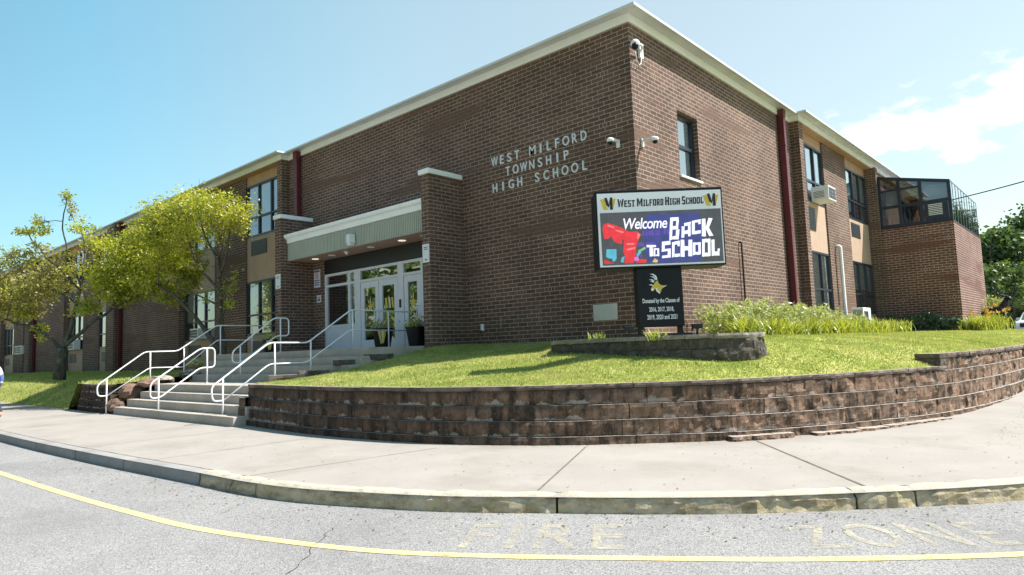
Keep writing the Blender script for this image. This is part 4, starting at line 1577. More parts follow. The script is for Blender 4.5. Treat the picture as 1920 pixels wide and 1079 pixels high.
for a, b in zip(xs, xs[1:]):
    a2, b2 = a+0.06, b-0.06
    for (za, zb) in ((6.14, 6.28), (6.98, 7.10)):
        g.obox(fb, a2, b2, -0.09, -0.01, za, zb)
    g.raw([fb(a2, 0, zt(a2)-0.13), fb(b2, 0, zt(b2)-0.13), fb(b2, 0, zt(b2)), fb(a2, 0, zt(a2)), fb(a2, -0.1, zt(a2)-0.13), fb(b2, -0.1, zt(b2)-0.13), fb(b2, -0.1, zt(b2)), fb(a2, -0.1, zt(a2))],
          [(0, 1, 2, 3), (7, 6, 5, 4), (0, 4, 5, 1), (3, 2, 6, 7)])
for a, b in zip(xs[:2], xs[1:3]):
    g.obox(fb, a+0.06, b-0.06, -0.09, -0.01, 7.72, 7.80)
# long side and roof bars
xs_ = SX-0.06
ys = np.linspace(19.43, 26.86, 11)
for k, y in enumerate(ys):
    oy = 0.101 if k == 0 else 0
    g.box(xs_-0.06, xs_+0.028, y+oy-0.045, y+oy+0.045, 6.14, 7.86)
for a, b in zip(ys, ys[1:]):
    a2, b2 = a+0.135 if a == ys[0] else a+0.03, b-0.03
    for (za, zb) in ((6.14, 6.20), (6.98, 7.03), (7.81, 7.86)):
        g.box(xs_-0.06, xs_+0.026, a2, b2, za, zb)
for y in ys[1:]:
    g.raw([(0.5, y-0.03, zt(0.5)-0.08), (xs_, y-0.03, zt(xs_)-0.08), (xs_, y-0.03, zt(xs_)-0.002), (0.5, y-0.03, zt(0.5)-0.002), (0.5, y+0.03, zt(0.5)-0.08), (xs_, y+0.03, zt(xs_)-0.08), (xs_, y+0.03, zt(xs_)-0.002), (0.5, y+0.03, zt(0.5)-0.002)],
          [(0, 1, 2, 3), (7, 6, 5, 4), (0, 4, 5, 1), (3, 2, 6, 7)])
sr = g.build('sunroom', NAVY, EX, fixn=True)
g = MB()
g.face([fb(0.52, -0.05, 6.2), fb(SX-0.1, -0.05, 6.2), fb(SX-0.1, -0.05, zt(SX-0.1)-0.03), fb(0.52, -0.05, zt(0.52)-0.03)])
g.face([(xs_+0.02, 19.5, 6.2), (xs_+0.02, 26.8, 6.2), (xs_+0.02, 26.8, 7.82), (xs_+0.02, 19.5, 7.82)])
g.face([(0.5, 19.5, zt(0.5)-0.03), (xs_, 19.5, zt(xs_)-0.03), (xs_, 26.8, zt(xs_)-0.03), (0.5, 26.8, zt(0.5)-0.03)])
g.build('pane', GLB, sr)
g = MB()
g.face([fb(0.6, -0.2, 7.06), fb(1.16, -0.2, 7.06), fb(1.16, -0.2, 7.74), fb(0.6, -0.2, 7.74)])
g.face([fb(1.32, -0.2, 7.42), fb(1.95, -0.2, 7.42), fb(1.95, -0.2, 7.72), fb(1.32, -0.2, 7.72)])
g.face([fb(2.12, -0.2, 7.06), fb(SX-0.16, -0.2, 7.06), fb(SX-0.16, -0.2, 7.70), fb(2.12, -0.2, 7.82)])
for a, b in zip(ys, ys[1:]):
    g.face([(xs_-0.02, a+0.03, 6.2), (xs_-0.02, b-0.03, 6.2), (xs_-0.02, b-0.03, 7.81), (xs_-0.02, a+0.03, 7.81)])
g.build('blind', BLIND, sr)
g = MB()
fpl = FX(19.415)
g.obox(fb, 2.14, SX-0.15, -0.03, 0.005, 6.29, 6.96)
for k in range(7):
    g.m = 1
    g.obox(fb, 2.28, 2.78, 0.004, 0.02, 6.45+k*0.07, 6.45+k*0.07+0.035)
g.build('vent_panel', [NAVY, ACW], sr, fixn=True)
g = MB()
g.box(0.7, 2.9, 22.0, 22.1, 6.15, 8.0)
g.build('backing', DARK, sr)

# ------------------------------------------------------------------ things on the walls
def ac_unit(fn, a0, a1, z0, z1, d1, label):
    c = fn((a0+a1)/2, 0.0, z0)
    e = empty('air_conditioner', c, label, 'air conditioner', 'window air conditioners')
    g = MB()
    g.obox(fn, a0, a1, 0.035, d1, z0, z1)
    g.build('case', ACW, e, fixn=True, bevel=0.015)
    g = MB()
    w = a1-a0
    g.obox(fn, a0+0.05*w, a0+0.24*w, d1, d1+0.012, z0+0.06, z1-0.06)
    for i in range(3):
        for j in range(2):
            la = a0+w*(0.30+0.33*j)
            za = z0+0.05+(z1-z0-0.1)*i/3
            g.obox(fn, la, la+w*0.29, d1, d1+0.012, za+0.012, za+(z1-z0-0.1)/3-0.012)
    g.build('grille', LOUV, e, fixn=True)
    # side vents
    g = MB()
    for k in range(5):
        za = z0+0.1+k*0.05
        g.obox(fn, a0-0.004, a0, 0.12, d1-0.14, za, za+0.02)
    g.build('side_vent', LOUV, e, fixn=True)
ac_unit(fy, 11.75, 12.6, 6.36, 6.86, 0.62, 'white window air conditioner under the upper window of the sunny right wing')
ac_unit(fx, -22.3, -21.5, 2.5, 2.95, 0.45, 'white air conditioner in the lower window right behind the leaning tree trunk')
ac_unit(fx, -40.7, -38.9, 2.5, 3.1, 0.4, 'white air conditioner in the ground floor window beside the forked tree trunk')
ac_unit(fx, -52.2, -50.2, 2.5, 3.1, 0.6, 'white air conditioner farthest along the wall, nearest the walking person')

# outdoor condenser
e = empty('condenser_unit', (0.95, 13.9, 1.66), 'pale outdoor condenser unit standing among the plants by the right wing', 'condenser')
g = MB(); g.box(0.62, 1.0, 13.35, 14.35, 1.75, 2.58)
g.build('case', ACW, e, bevel=0.02)
g = MB()
for k in range(12):
    g.box(0.66+k*0.026, 0.668+k*0.026, 13.343, 13.351, 1.85, 2.5)
for k in range(9):
    g.box(0.998, 1.012, 13.45+k*0.06, 13.475+k*0.06, 1.9, 2.45)
g.build('grille', LOUV, e)
g = MB(); g.box(0.6, 1.02, 13.4, 13.5, 1.62, 1.75); g.box(0.6, 1.02, 14.2, 14.3, 1.62, 1.75)
g.build('feet', METAL, e)
# conduits
def conduit(pts, r, mat, label):
    g = MB()
    g.tube(arc_path(pts, 0.08), r, 10)
    return tag(g.build('conduit', mat, loc=pts[-1], smooth=True), label, 'conduit')
conduit([(0.06, 14.05, 4.95), (0.22, 14.05, 4.95), (0.22, 14.05, 2.0), (0.60, 14.05, 2.0)], 0.065, ACW, 'thick white conduit running down the right wing to the condenser')
conduit([(0.01, 5.3, 4.30), (0.07, 5.3, 4.30), (0.07, 5.3, 1.9)], 0.024, METAL, 'thin grey conduit on the sunny gable wall behind the sign')

def bracket_cam(p, out, side, label):
    e = empty('security_camera', p, label, 'camera', 'security cameras on the brick corner')
    o = Vector(out); P = Vector(p)
    s_ = Vector((-o.y, o.x, 0))*side
    fn = lambda a, d, z: tuple(P+s_*a+o*d+Vector((0, 0, z)))
    g = MB()
    g.obox(fn, -0.045, 0.045, 0.0, 0.04, -0.09, 0.10)
    g.obox(fn, -0.03, 0.03, 0.05, 0.30, 0.03, 0.09)
    g.build('bracket', ACW, e, bevel=0.008, fixn=True)
    g = MB()
    c = P+o*0.34+Vector((0, 0, 0.02))
    g.ball(tuple(c), 0.085, 14, 8, (1, 1, 0.7))
    g.build('housing', ACW, e, smooth=True)
    g = MB()
    g.ball(tuple(c+Vector((0, 0, -0.045))), 0.062, 14, 8)
    g.build('lens', BLKG, e, smooth=True)
bracket_cam((-0.42, -0.001, 6.12), (0, -1, 0), 1, 'white dome camera on the shaded wall left of the corner')
bracket_cam((0.001, 0.30, 6.10), (1, 0, 0), 1, 'white dome camera on the sunny wall right of the corner')
e = empty('security_camera', (0.0, 0.2, 8.25), 'large white ball camera with cable high on the corner under the cornice', 'camera', 'security cameras on the brick corner')
g = MB(); g.box(0.002, 0.06, 0.35, 0.50, 8.12, 8.42)
g.tube([(0.06, 0.42, 8.30), (0.16, 0.30, 8.34), (0.18, 0.05, 8.32)], 0.028, 8)
g.build('bracket', ACW, e)
g = MB(); g.ball((0.16, -0.02, 8.28), 0.105, 14, 9)
g.build('housing', ACW, e, smooth=True)
g = MB(); g.ball((0.19, -0.08, 8.20), 0.08, 12, 8)
g.build('lens', BLKG, e, smooth=True)
g = MB(); g.tube([(0.12, 0.02, 8.16), (0.10, 0.12, 7.98), (0.07, 0.26, 7.90), (0.05, 0.38, 7.98), (0.05, 0.42, 8.14)], 0.009, 6)
g.build('cable', ACW, e, smooth=True)
# canopy wall lamp
e = empty('wall_lamp', (-9.3, -0.98, 4.9), 'white wedge wall lamp on the corrugated canopy front', 'lamp')
g = MB()
g.poly([(0, 0)]*3, 0, 0) if False else None
pr = [(-0.12, -1.0), (0.12, -1.0), (0.09, -1.20), (-0.09, -1.20)]
g.raw([(-9.3+a, b, 5.20-0.28*(1 if k else 0)) for k in (0, 1) for a, b in pr], [(0, 1, 2, 3), (7, 6, 5, 4), (0, 4, 5, 1), (1, 5, 6, 2), (2, 6, 7, 3), (3, 7, 4, 0)])
g.build('housing', ACW, e, bevel=0.02, fixn=True)
g = MB(); g.box(-9.38, -9.22, -1.17, -1.02, 4.86, 4.915)
g.build('diffuser', SIGNW, e)
e = empty('security_camera', (-10.2, -0.62, 4.83), 'small white dome camera under the canopy soffit', 'camera', 'security cameras on the brick corner')
g = MB(); g.lathe((-10.2, -0.62, 4.835), [(0.0, 0), (0.08, 0), (0.085, -0.03), (0.06, -0.04)], 14); g.build('mount', ACW, e, smooth=True)
g = MB(); g.ball((-10.2, -0.62, 4.79), 0.06, 12, 8); g.build('dome', ACW, e, smooth=True)

# plaques and notices
def notice(fn, a0, a1, z0, z1, label, art, name='notice_sign'):
    g = MB()
    g.obox(fn, a0, a1, 0.002, 0.015, z0, z1)
    o = g.build(name, PAPER, fixn=True, loc=fn((a0+a1)/2, 0, z0))
    tag(o, label, 'sign')
    w, h = a1-a0, z1-z0
    g = MB()
    for (mi, u0, u1, v0, v1) in art:
        g.m = mi
        g.obox(fn, a0+u0*w, a0+u1*w, 0.015, 0.018, z0+v0*h, z0+v1*h)
    if g.f:
        g.build('printing', [BLUEP, REDP, BLK], o, fixn=True)
    return o
notice(fx, -13.08, -12.70, 3.95, 4.58, 'white and blue no-smoking notice on the brick left of the entrance', [(0, 0.06, 0.94, 0.84, 0.96), (1, 0.30, 0.70, 0.50, 0.54), (1, 0.30, 0.36, 0.54, 0.74), (1, 0.64, 0.70, 0.54, 0.74), (1, 0.30, 0.70, 0.74, 0.78), (2, 0.36, 0.64, 0.62, 0.66), (0, 0.08, 0.92, 0.36, 0.42), (0, 0.12, 0.88, 0.24, 0.30), (0, 0.12, 0.88, 0.12, 0.18)])
notice(fx, -12.92, -12.66, 3.42, 3.68, 'small white notice below the no-smoking notice', [(1, 0.2, 0.8, 0.62, 0.74), (2, 0.2, 0.45, 0.2, 0.5), (2, 0.55, 0.8, 0.2, 0.5)])
fpier = FX(-1.21)
notice(fpier, -5.86, -5.60, 3.93, 4.42, 'white notice plate on the front of the right entrance pier', [(2, 0.2, 0.8, 0.80, 0.84), (2, 0.2, 0.8, 0.7, 0.74), (2, 0.35, 0.65, 0.12, 0.18)])
notice(fpier, -13.52, -13.20, 3.90, 4.40, 'white notice plate on the front of the left entrance pier', [(2, 0.2, 0.8, 0.80, 0.84), (2, 0.2, 0.8, 0.7, 0.74), (2, 0.35, 0.65, 0.12, 0.18)])
g = MB(); g.box(-1.32, -0.67, -0.03, -0.001, 2.15, 2.52)
tag(g.build('wall_plaque', CREAM if False else concrete('dedication_stone', (0.48, 0.50, 0.50), (0.55, 0.57, 0.57), 4, (0.42, 0.43, 0.42)), loc=(-1, 0, 2.15), bevel=0.006), 'blank pale dedication stone low on the shaded brick wall', 'plaque')
e = empty('wall_tap', (-4.9, 0, 2.15), 'small grey tap box low on the shaded wall right of the pier', 'tap')
g = MB(); g.box(-4.95, -4.86, -0.06, -0.001, 2.08, 2.27); g.build('box', ACW, e, bevel=0.008)
g = MB(); g.tube([(-4.905, -0.05, 2.1), (-4.905, -0.11, 2.08), (-4.905, -0.12, 2.02)], 0.015, 8); g.build('spout', METAL, e)

# ------------------------------------------------------------------ electronic sign
sgn_c = Vector((1.67, -2.10, 0))
au = Vector((0.746, 0.666, 0)).normalized()
an = Vector((au.y, -au.x, 0))
FS = lambda u, d, v: tuple(sgn_c+au*u+an*d+Vector((0, 0, v)))
SG = empty('electronic_sign', (1.67, -2.1, 1.70), 'black framed electronic message sign on a black pedestal, in the stone planter', 'sign')
SW, Z0, Z1, TH = 1.145, 2.945, 4.365, 0.62
g = MB()
g.obox(FS, -SW, SW, -TH, 0.0, Z0, Z1)
cab = g.build('cabinet', BLKG, SG, fixn=True, bevel=0.012)
# art coordinates measured on the face (0..1 from left, 0..1 from bottom)
def art(X, Y):
    U = (X-135-(Y-95)*0.0337)/(1420+(Y-90)*0.0123)
    yt, yb = 95-U*15, 985-U*35
    V = (yb-Y)/(yb-yt)
    return (-SW+0.03+U*(2*SW-0.06), Z0+0.03+V*(Z1-Z0-0.085))
def artp(pts): return [art(*p) for p in pts]
def plate(g, pts, d0, d1): g.plate(FS, artp(pts)[::-1] if poly_area(artp(pts)) < 0 else artp(pts), d0, d1)
def poly_area(p):
    return sum(a[0]*b[1]-b[0]*a[1] for a, b in zip(p, p[1:]+p[:1]))/2
g = MB()
plate(g, [(135, 95), (1555, 80), (1595, 950), (165, 985)], 0.0, 0.006)
hdr = g.build('header_panel', SIGNW, cab, fixn=True)
g = MB()
plate(g, [(168, 332), (1553, 306), (1580, 930), (195, 966)], 0.006, 0.010)
scr = g.build('screen', LED_BG, cab, fixn=True)
# header lettering
def uvb(x0, y0, x1, y1):
    a, b = art(x0, y1), art(x1, y0)
    return a[0], b[0], a[1], b[1]
g = MB()
HL = {
 'W': [[(0, 1), (.24, 1), (.36, 0), (.20, 0)], [(.38, .72), (.52, .95), (.36, 0), (.27, 0)], [(.48, .95), (.62, .72), (.73, 0), (.64, 0)], [(.76, 1), (1, 1), (.80, 0), (.64, 0)]],
 'M': [[(.04, 0), (.28, 0), (.28, 1), (.04, 1)], [(.72, 0), (.96, 0), (.96, 1), (.72, 1)], [(.28, 1), (.28, .62), (.50, .08), (.50, .50)], [(.72, 1), (.50, .50), (.50, .08), (.72, .62)]],
 'E': [[(0, 0), (.40, 0), (.40, 1), (0, 1)], [(.40, .82), (.95, .82), (.95, 1), (.40, 1)], [(.40, .42), (.80, .42), (.80, .58), (.40, .58)], [(.40, 0), (.95, 0), (.95, .18), (.40, .18)]],
 'S': [[(0, .82), (.95, .82), (.95, 1), (0, 1)], [(0, .56), (.38, .56), (.38, .82), (0, .82)], [(0, .42), (.95, .42), (.95, .56), (0, .56)], [(.58, .18), (.95, .18), (.95, .42), (.58, .42)], [(0, 0), (.95, 0), (.95, .18), (0, .18)]],
 'T': [[(0, .82), (1, .82), (1, 1), (0, 1)], [(.31, 0), (.69, 0), (.69, .82), (.31, .82)], [(.16, 0), (.31, 0), (.31, .13), (.16, .13)], [(.69, 0), (.84, 0), (.84, .13), (.69, .13)]],
 'I': [[(.25, 0), (.75, 0), (.75, 1), (.25, 1)], [(0, 0), (.25, 0), (.25, .14), (0, .14)], [(.75, 0), (1, 0), (1, .14), (.75, .14)], [(0, .86), (.25, .86), (.25, 1), (0, 1)], [(.75, .86), (1, .86), (1, 1), (.75, 1)]],
 'L': [[(.08, 0), (.46, 0), (.46, 1), (.08, 1)], [(.46, 0), (.98, 0), (.98, .19), (.46, .19)], [(.78, .19), (.98, .19), (.98, .36), (.78, .36)]],
 'F': [[(.05, 0), (.44, 0), (.44, 1), (.05, 1)], [(.44, .82), (.98, .82), (.98, 1), (.44, 1)], [(.44, .42), (.82, .42), (.82, .58), (.44, .58)]],
 'O': [[(0, .1), (.36, .1), (.36, .9), (0, .9)], [(.64, .1), (1, .1), (1, .9), (.64, .9)], [(.0, .9), (1, .9), (.84, 1), (.16, 1)], [(0, .1), (.16, 0), (.84, 0), (1, .1)], [(.36, .82), (.64, .82), (.64, .9), (.36, .9)], [(.36, .1), (.64, .1), (.64, .18), (.36, .18)]],
 'R': [[(.04, 0), (.40, 0), (.40, 1), (.04, 1)], [(.40, .84), (.92, .84), (.84, 1), (.40, 1)], [(.62, .55), (.94, .55), (.94, .84), (.62, .84)], [(.40, .42), (.84, .42), (.94, .55), (.40, .55)], [(.50, .42), (.84, .42), (1, 0), (.66, 0)]],
 'D': [[(.04, 0), (.42, 0), (.42, 1), (.04, 1)], [(.62, .16), (1, .16), (1, .84), (.62, .84)], [(.42, .84), (1, .84), (.86, 1), (.42, 1)], [(.42, 0), (.86, 0), (1, .16), (.42, .16)]],
 'H': [[(0, 0), (.38, 0), (.38, 1), (0, 1)], [(.62, 0), (1, 0), (1, 1), (.62, 1)], [(.38, .41), (.62, .41), (.62, .59), (.38, .59)]],
 'G': [[(0, .1), (.37, .1), (.37, .9), (0, .9)], [(0, .9), (.98, .9), (.84, 1), (.16, 1)], [(0, .1), (.16, 0), (1, 0), (1, .1)], [(.64, .1), (1, .1), (1, .50), (.64, .50)], [(.50, .38), (.64, .38), (.64, .50), (.50, .50)], [(.66, .72), (.98, .72), (.98, .9), (.66, .9)]],
 'C': [[(0, .1), (.38, .1), (.38, .9), (0, .9)], [(0, .9), (.98, .9), (.84, 1), (.16, 1)], [(0, .1), (.16, 0), (.84, 0), (.98, .1)], [(.66, .70), (.98, .70), (.98, .9), (.66, .9)], [(.66, .1), (.98, .1), (.98, .30), (.66, .30)]]}
HWID = {'W': 1.45, 'M': 1.45, 'I': 0.55, 'O': 0.95}
def slab_word(word, x0, x1, y0, y1, big, small):
    ws = [HWID.get(c, 0.85)*(1.15 if k == 0 else 1.0) for k, c in enumerate(word)]
    gap = 0.13
    sc = (x1-x0)/(sum(ws)+gap*(len(word)-1))
    x = x0
    for k, c in enumerate(word):
        w = ws[k]*sc
        h = big if k == 0 else small
        yb = y0+(y1-y0)*(x-x0)/(x1-x0)
        for q in HL[c]:
            plate(g, [(x+a*w, yb-b*h-(a-0.5)*0.0) for a, b in q], 0.006, 0.009)
        x += w+gap*sc
slab_word('WEST', 372, 572, 264, 260, 98, 80)
slab_word('MILFORD', 594, 900, 260, 253, 98, 80)
slab_word('HIGH', 920, 1090, 252, 248, 98, 80)
slab_word('SCHOOL', 1114, 1360, 249, 242, 98, 80)
g.build('title', BLK, hdr, fixn=True)
# W M monogram, twice
def monogram(x, y):
    g = MB()
    k = 0.0090
    for mi, pts in ((0, [(0, 24), (46, 20), (56, 46), (86, 136), (98, 150), (60, 154), (40, 150)]), (0, [(140, 20), (184, 16), (178, 36), (150, 146), (112, 140)]),
                    (1, [(48, 8), (78, 4), (106, 96), (104, 128), (90, 112), (72, 96)]), (1, [(106, 60), (116, 4), (142, 2), (146, 130), (150, 150), (114, 152), (116, 90), (108, 110)])):
        g.m = mi
        plate(g, [(x+a, y+b) for a, b in pts], 0.006, k)
        k += 0.0003
    g.build('monogram', [GOLD, BLK], hdr, fixn=True)
monogram(172, 140)
monogram(1352, 122)
# screen picture
g = MB()
lay = [0.0102]
def nd():
    lay[0] += 0.00025
    return lay[0]
g.m = 1
ob = nd()
plate(g, [(700, 358), (1300, 346), (1330, 500), (1365, 640), (1345, 800), (1310, 934), (720, 946), (668, 800), (660, 620), (680, 470)], ob-0.0002, ob)
g.m = 2   # faint violet ghost words behind
for (x, y, w, h) in ((650, 560, 24, 55), (690, 556, 20, 58), (725, 552, 60, 60), (800, 548, 55, 62), (900, 540, 20, 64), (935, 540, 26, 60), (600, 700, 70, 40), (690, 695, 90, 30)):
    o_ = nd(); plate(g, [(x, y), (x+w, y-2), (x+w, y+h), (x, y+h)], o_-0.0002, o_)
g.m = 3   # red raised arm shape
o_ = nd(); plate(g, [(195, 520), (210, 470), (262, 452), (310, 470), (410, 510), (500, 565), (590, 560), (634, 600), (600, 680), (575, 760), (580, 820), (540, 938), (440, 940), (452, 860), (430, 800), (440, 700), (400, 712), (330, 680), (290, 640), (215, 645)], o_-0.0002, o_)
o_ = nd(); plate(g, [(212, 892), (300, 930), (330, 940), (212, 945)], o_-0.0002, o_)
o_ = nd(); plate(g, [(590, 890), (700, 900), (690, 936), (575, 938)], o_-0.0002, o_)
g.m = 4   # paler sheen
for pts in ([(260, 470), (330, 500), (330, 520), (250, 492)], [(340, 530), (440, 560), (430, 580), (350, 552)], [(470, 700), (560, 700), (555, 720), (470, 722)], [(470, 770), (570, 745), (566, 770), (480, 790)], [(600, 575), (632, 600), (600, 660), (590, 640)]):
    o_ = nd(); plate(g, pts, o_-0.0002, o_)
g.m = 0
for pts in ([(230, 700), (290, 610), (330, 680), (420, 720), (420, 650), (440, 660), (430, 800), (450, 870), (440, 938), (400, 938), (370, 760), (240, 745)],):
    o_ = nd(); plate(g, pts, o_-0.0002, o_)
g.m = 6
for pts in ([(240, 770), (352, 768), (352, 880), (330, 918), (310, 918), (300, 880), (270, 880), (232, 862)], [(410, 870), (445, 855), (430, 935), (400, 925)]):
    o_ = nd(); plate(g, pts, o_-0.0002, o_)
for mi, pts in ((7, [(600, 790), (680, 745), (690, 770), (610, 820)]), (6, [(580, 840), (605, 800), (640, 815), (590, 868)]), (8, [(556, 870), (600, 860), (612, 910), (556, 915)]), (9, [(760, 930), (790, 885), (828, 912), (815, 938)]), (2, [(610, 860), (650, 830), (640, 880)])):
    g.m = mi
    o_ = nd(); plate(g, pts, o_-0.0002, o_)
g.build('picture', [LED_BG, LED_NAVY, LED_V, LED_RED, LED_RED2, LED_W, LED_C, LED_G, LED_P, LED_Y], scr)
g = MB()
u0, u1, v0, v1 = uvb(440, 395, 936, 536)
put_text(g, 'Welcome', FS, u0, u1, v0, v1, 0.0165, 0.0172, bold=0.012, shear=0.22, spacing=0.92)
LET = {
 'B': [(0, 0, .30, 1), (.30, .84, .82, 1), (.30, .44, .80, .60), (.30, 0, .92, .16), (.60, .60, .84, .84), (.64, .16, .94, .44)],
 'A': [(0, 0, .30, .78), (.30, .78, 1, 1), (.70, 0, 1, .78), (.30, .22, .70, .45)],
 'C': [(0, 0, .34, 1), (.34, .80, 1, 1), (.34, 0, 1, .20), (.70, .66, 1, .80)],
 'K': [(0, 0, .34, 1)],
 'T': [(0, .80, 1, 1), (.33, 0, .67, .80)],
 'O': [(0, 0, .32, 1), (.68, 0, 1, 1), (.32, .80, .68, 1), (.32, 0, .68, .20)],
 'S': [(0, .80, 1, 1), (0, .56, .34, .80), (0, .40, 1, .56), (.66, .18, 1, .40), (0, 0, 1, .18)],
 'H': [(0, 0, .34, 1), (.66, 0, 1, 1), (.34, .38, .66, .60)],
 'L': [(0, 0, .36, 1), (.36, 0, 1, .24), (.76, .24, 1, .40)]}
def graffiti(ch, x0, y0, x1, y1, sk=0.0, tilt=0.0):
    """block letter between art px corners (y down)"""
    rnd = random.Random(hash((ch, x0)) % 1000 if False else int(x0*7+y0))
    def q(a, b):
        jx, jy = (rnd.random()-0.5)*0.06, (rnd.random()-0.5)*0.05
        return (x0+(x1-x0)*(a+jx)+sk*(b-0.5)*(x1-x0), y1-(y1-y0)*(b+jy)+tilt*(a-0.5)*(y1-y0))
    for (a0, b0, a1, b1) in LET[ch]:
        o_ = nd2()
        plate(g, [q(a0, b0), q(a1, b0), q(a1, b1), q(a0, b1)], o_-0.0003, o_)
    if ch == 'K':
        for pts in ([(.30, .40), (.62, 1), (1.0, .98), (.58, .40)], [(.30, .48), (.62, .50), (1.02, .0), (.66, .0)]):
            o_ = nd2(); plate(g, [q(*p) for p in pts], o_-0.0003, o_)
l2 = [0.0172]
def nd2():
    l2[0] += 0.0002
    return l2[0]
graffiti('B', 962, 404, 1085, 668, 0.12, -0.05)
graffiti('A', 1102, 470, 1206, 640, 0.02, -0.1)
graffiti('C', 1220, 440, 1322, 604, 0.02, -0.1)
graffiti('K', 1332, 424, 1462, 634, 0.0, -0.05)
graffiti('T', 694, 726, 806, 862, 0.0, 0.0)
graffiti('O', 776, 768, 840, 862, 0.0, 0.0)
graffiti('S', 872, 690, 972, 886, 0.04, -0.06)
graffiti('C', 988, 690, 1076, 872, 0.05, -0.06)
graffiti('H', 1084, 672, 1220, 874, 0.02, -0.03)
graffiti('O', 1226, 706, 1316, 852, 0.0, -0.03)
graffiti('O', 1332, 668, 1428, 872, 0.02, -0.02)
graffiti('L', 1440, 672, 1530, 866, 0.0, -0.03)
g.build('message', LED_W, scr)
# pedestal
g = MB()
PC = -0.045
g.obox(FS, PC-0.405, PC+0.405, -0.46, -0.10, 1.885, Z0-0.001)
ped = g.build('pedestal', BLKG, SG, fixn=True, bevel=0.008)
g = MB()
g.obox(FS, PC-0.52, PC+0.52, -0.52, -0.04, 1.72, 1.76)
for u in (-0.36, 0.36):
    g.obox(FS, PC+u-0.04, PC+u+0.04, -0.34, -0.22, 1.76, 1.886)
g.build('base_plate', METAL, SG, fixn=True)
# pedestal art: px in the 8.3x crop (1180..1300, 500..630)
def pa(X, Y):
    xl = 150+(Y-100)*0.045; xr = 812+(Y-100)*0.055
    U = (X-xl)/(xr-xl)
    V = (928-Y)/(928-80)
    return (PC-0.405+U*0.81, 1.885+V*(Z0-1.885))
g = MB()
def pp(pts, d):
    q = [pa(*p) for p in pts]
    if poly_area(q) < 0: q = q[::-1]
    g.plate(FS, q, d-0.002, d)
g.m = 0
pp([(400, 320), (430, 280), (460, 262), (470, 300), (500, 330), (560, 345), (590, 336), (560, 362), (520, 385), (505, 430), (470, 420), (455, 390), (430, 380), (405, 400), (372, 412), (358, 388), (380, 345)], -0.0975)
g.m = 1
pp([(358, 386), (392, 372), (398, 408), (372, 416)], -0.0968)
pp([(428, 384), (446, 372), (462, 410), (492, 432), (494, 462), (462, 438), (440, 420)], -0.0966)
pp([(548, 348), (594, 336), (566, 358)], -0.0964)
for k, pts in enumerate(([(340, 170), (390, 165), (440, 200), (455, 250), (440, 262), (420, 215), (385, 182)], [(345, 205), (400, 205), (432, 246), (424, 262), (395, 222)], [(330, 250), (380, 245), (412, 268), (404, 282), (375, 262)], [(325, 322), (368, 318), (392, 332), (380, 340)], [(345, 270), (385, 270), (405, 286), (398, 296)])):
    pp(pts, -0.0972+0.0002*k)
g.build('stag_emblem', [GOLD, SIGNW], ped, fixn=True)
g = MB()
def pt(txt, x0, x1, y0, y1, kv=(-0.2, 0.73)):
    a, b = pa(x0, y1), pa(x1, y0)
    put_text(g, txt, FS, a[0], b[0], a[1], b[1], -0.0995, -0.0965, bold=0.016, spacing=0.98)
pt('Donated by the Classes of', 236, 778, 522, 606)
pt('2016, 2017, 2018,', 332, 694, 646, 722)
pt('2019, 2020 and 2021', 302, 742, 756, 836)
g.build('dedication', SIGNW, ped, fixn=True)
# little floodlights
for u, lab in ((-0.62, 'small black floodlight at the left foot of the sign pedestal'), (0.58, 'small black floodlight at the right foot of the sign pedestal')):
    c = Vector(FS(PC+u, 0.05, 1.72))
    e = empty('floodlight', c, lab, 'floodlight', 'floodlights in the planter')
    g = MB(); g.tube([(c.x, c.y, 1.70), (c.x, c.y, 1.84)], 0.018, 8); g.build('stake', METAL, e)
    g = MB(); f2 = lambda a, d, z: FS(PC+u+a, 0.05+d, 1.86+z)
    g.obox(f2, -0.09, 0.09, -0.05, 0.05, -0.04, 0.05); g.build('head', METAL, e, fixn=True, bevel=0.01)
    g = MB(); g.obox(f2, -0.07, 0.07, -0.052, -0.05, -0.025, 0.04); g.build('lens', SIGNW, e, fixn=True)

# stone planter ring ----------------------------------------------------------
PR = [(-1.3, -1.7), (-0.95, -2.05), (-0.1, -2.35), (0.8, -2.58), (1.7, -2.66), (2.45, -2.48), (3.0, -2.1), (3.2, -1.7), (3.0, -1.1), (2.3, -0.75), (1.2, -0.7), (-0.2, -0.9), (-1.1, -1.3), (-1.3, -1.7)]
PRL = smooth_line(PR, 0.12)
PRS = arclen(PRL)
PLN = empty('stone_planter', (1.3, -2.0, 1.4), 'low oval planter of dark weathered blocks around the sign base', 'planter')
g = MB()
block_course(g, PRL, PRS, 0.0, PRS[-1], 1.27, 0.20, 0.40, 0.1, 0.035, 0.0)
block_course(g, PRL, PRS, 0.0, PRS[-1], 1.465, 0.175, 0.38, 0.0, 0.03, 0.03)
g.build('blocks', MOSS, PLN, fixn=True)
g = MB()
block_course(g, PRL, PRS, 0.3, PRS[-1]-0.1, 1.64, 0.08, 0.46, 0.2, 0.012, 0.0, True, 0.36)
g.build('cap', MCAP, PLN, fixn=True)
g = MB()
cxp, cyp = 1.15, -1.75
ins = [(cxp+(p[0]-cxp)*0.9, cyp+(p[1]-cyp)*0.88, 1.68) for p in PRL[::4]]
g.face(ins)
g.build('soil', SOIL, PLN)

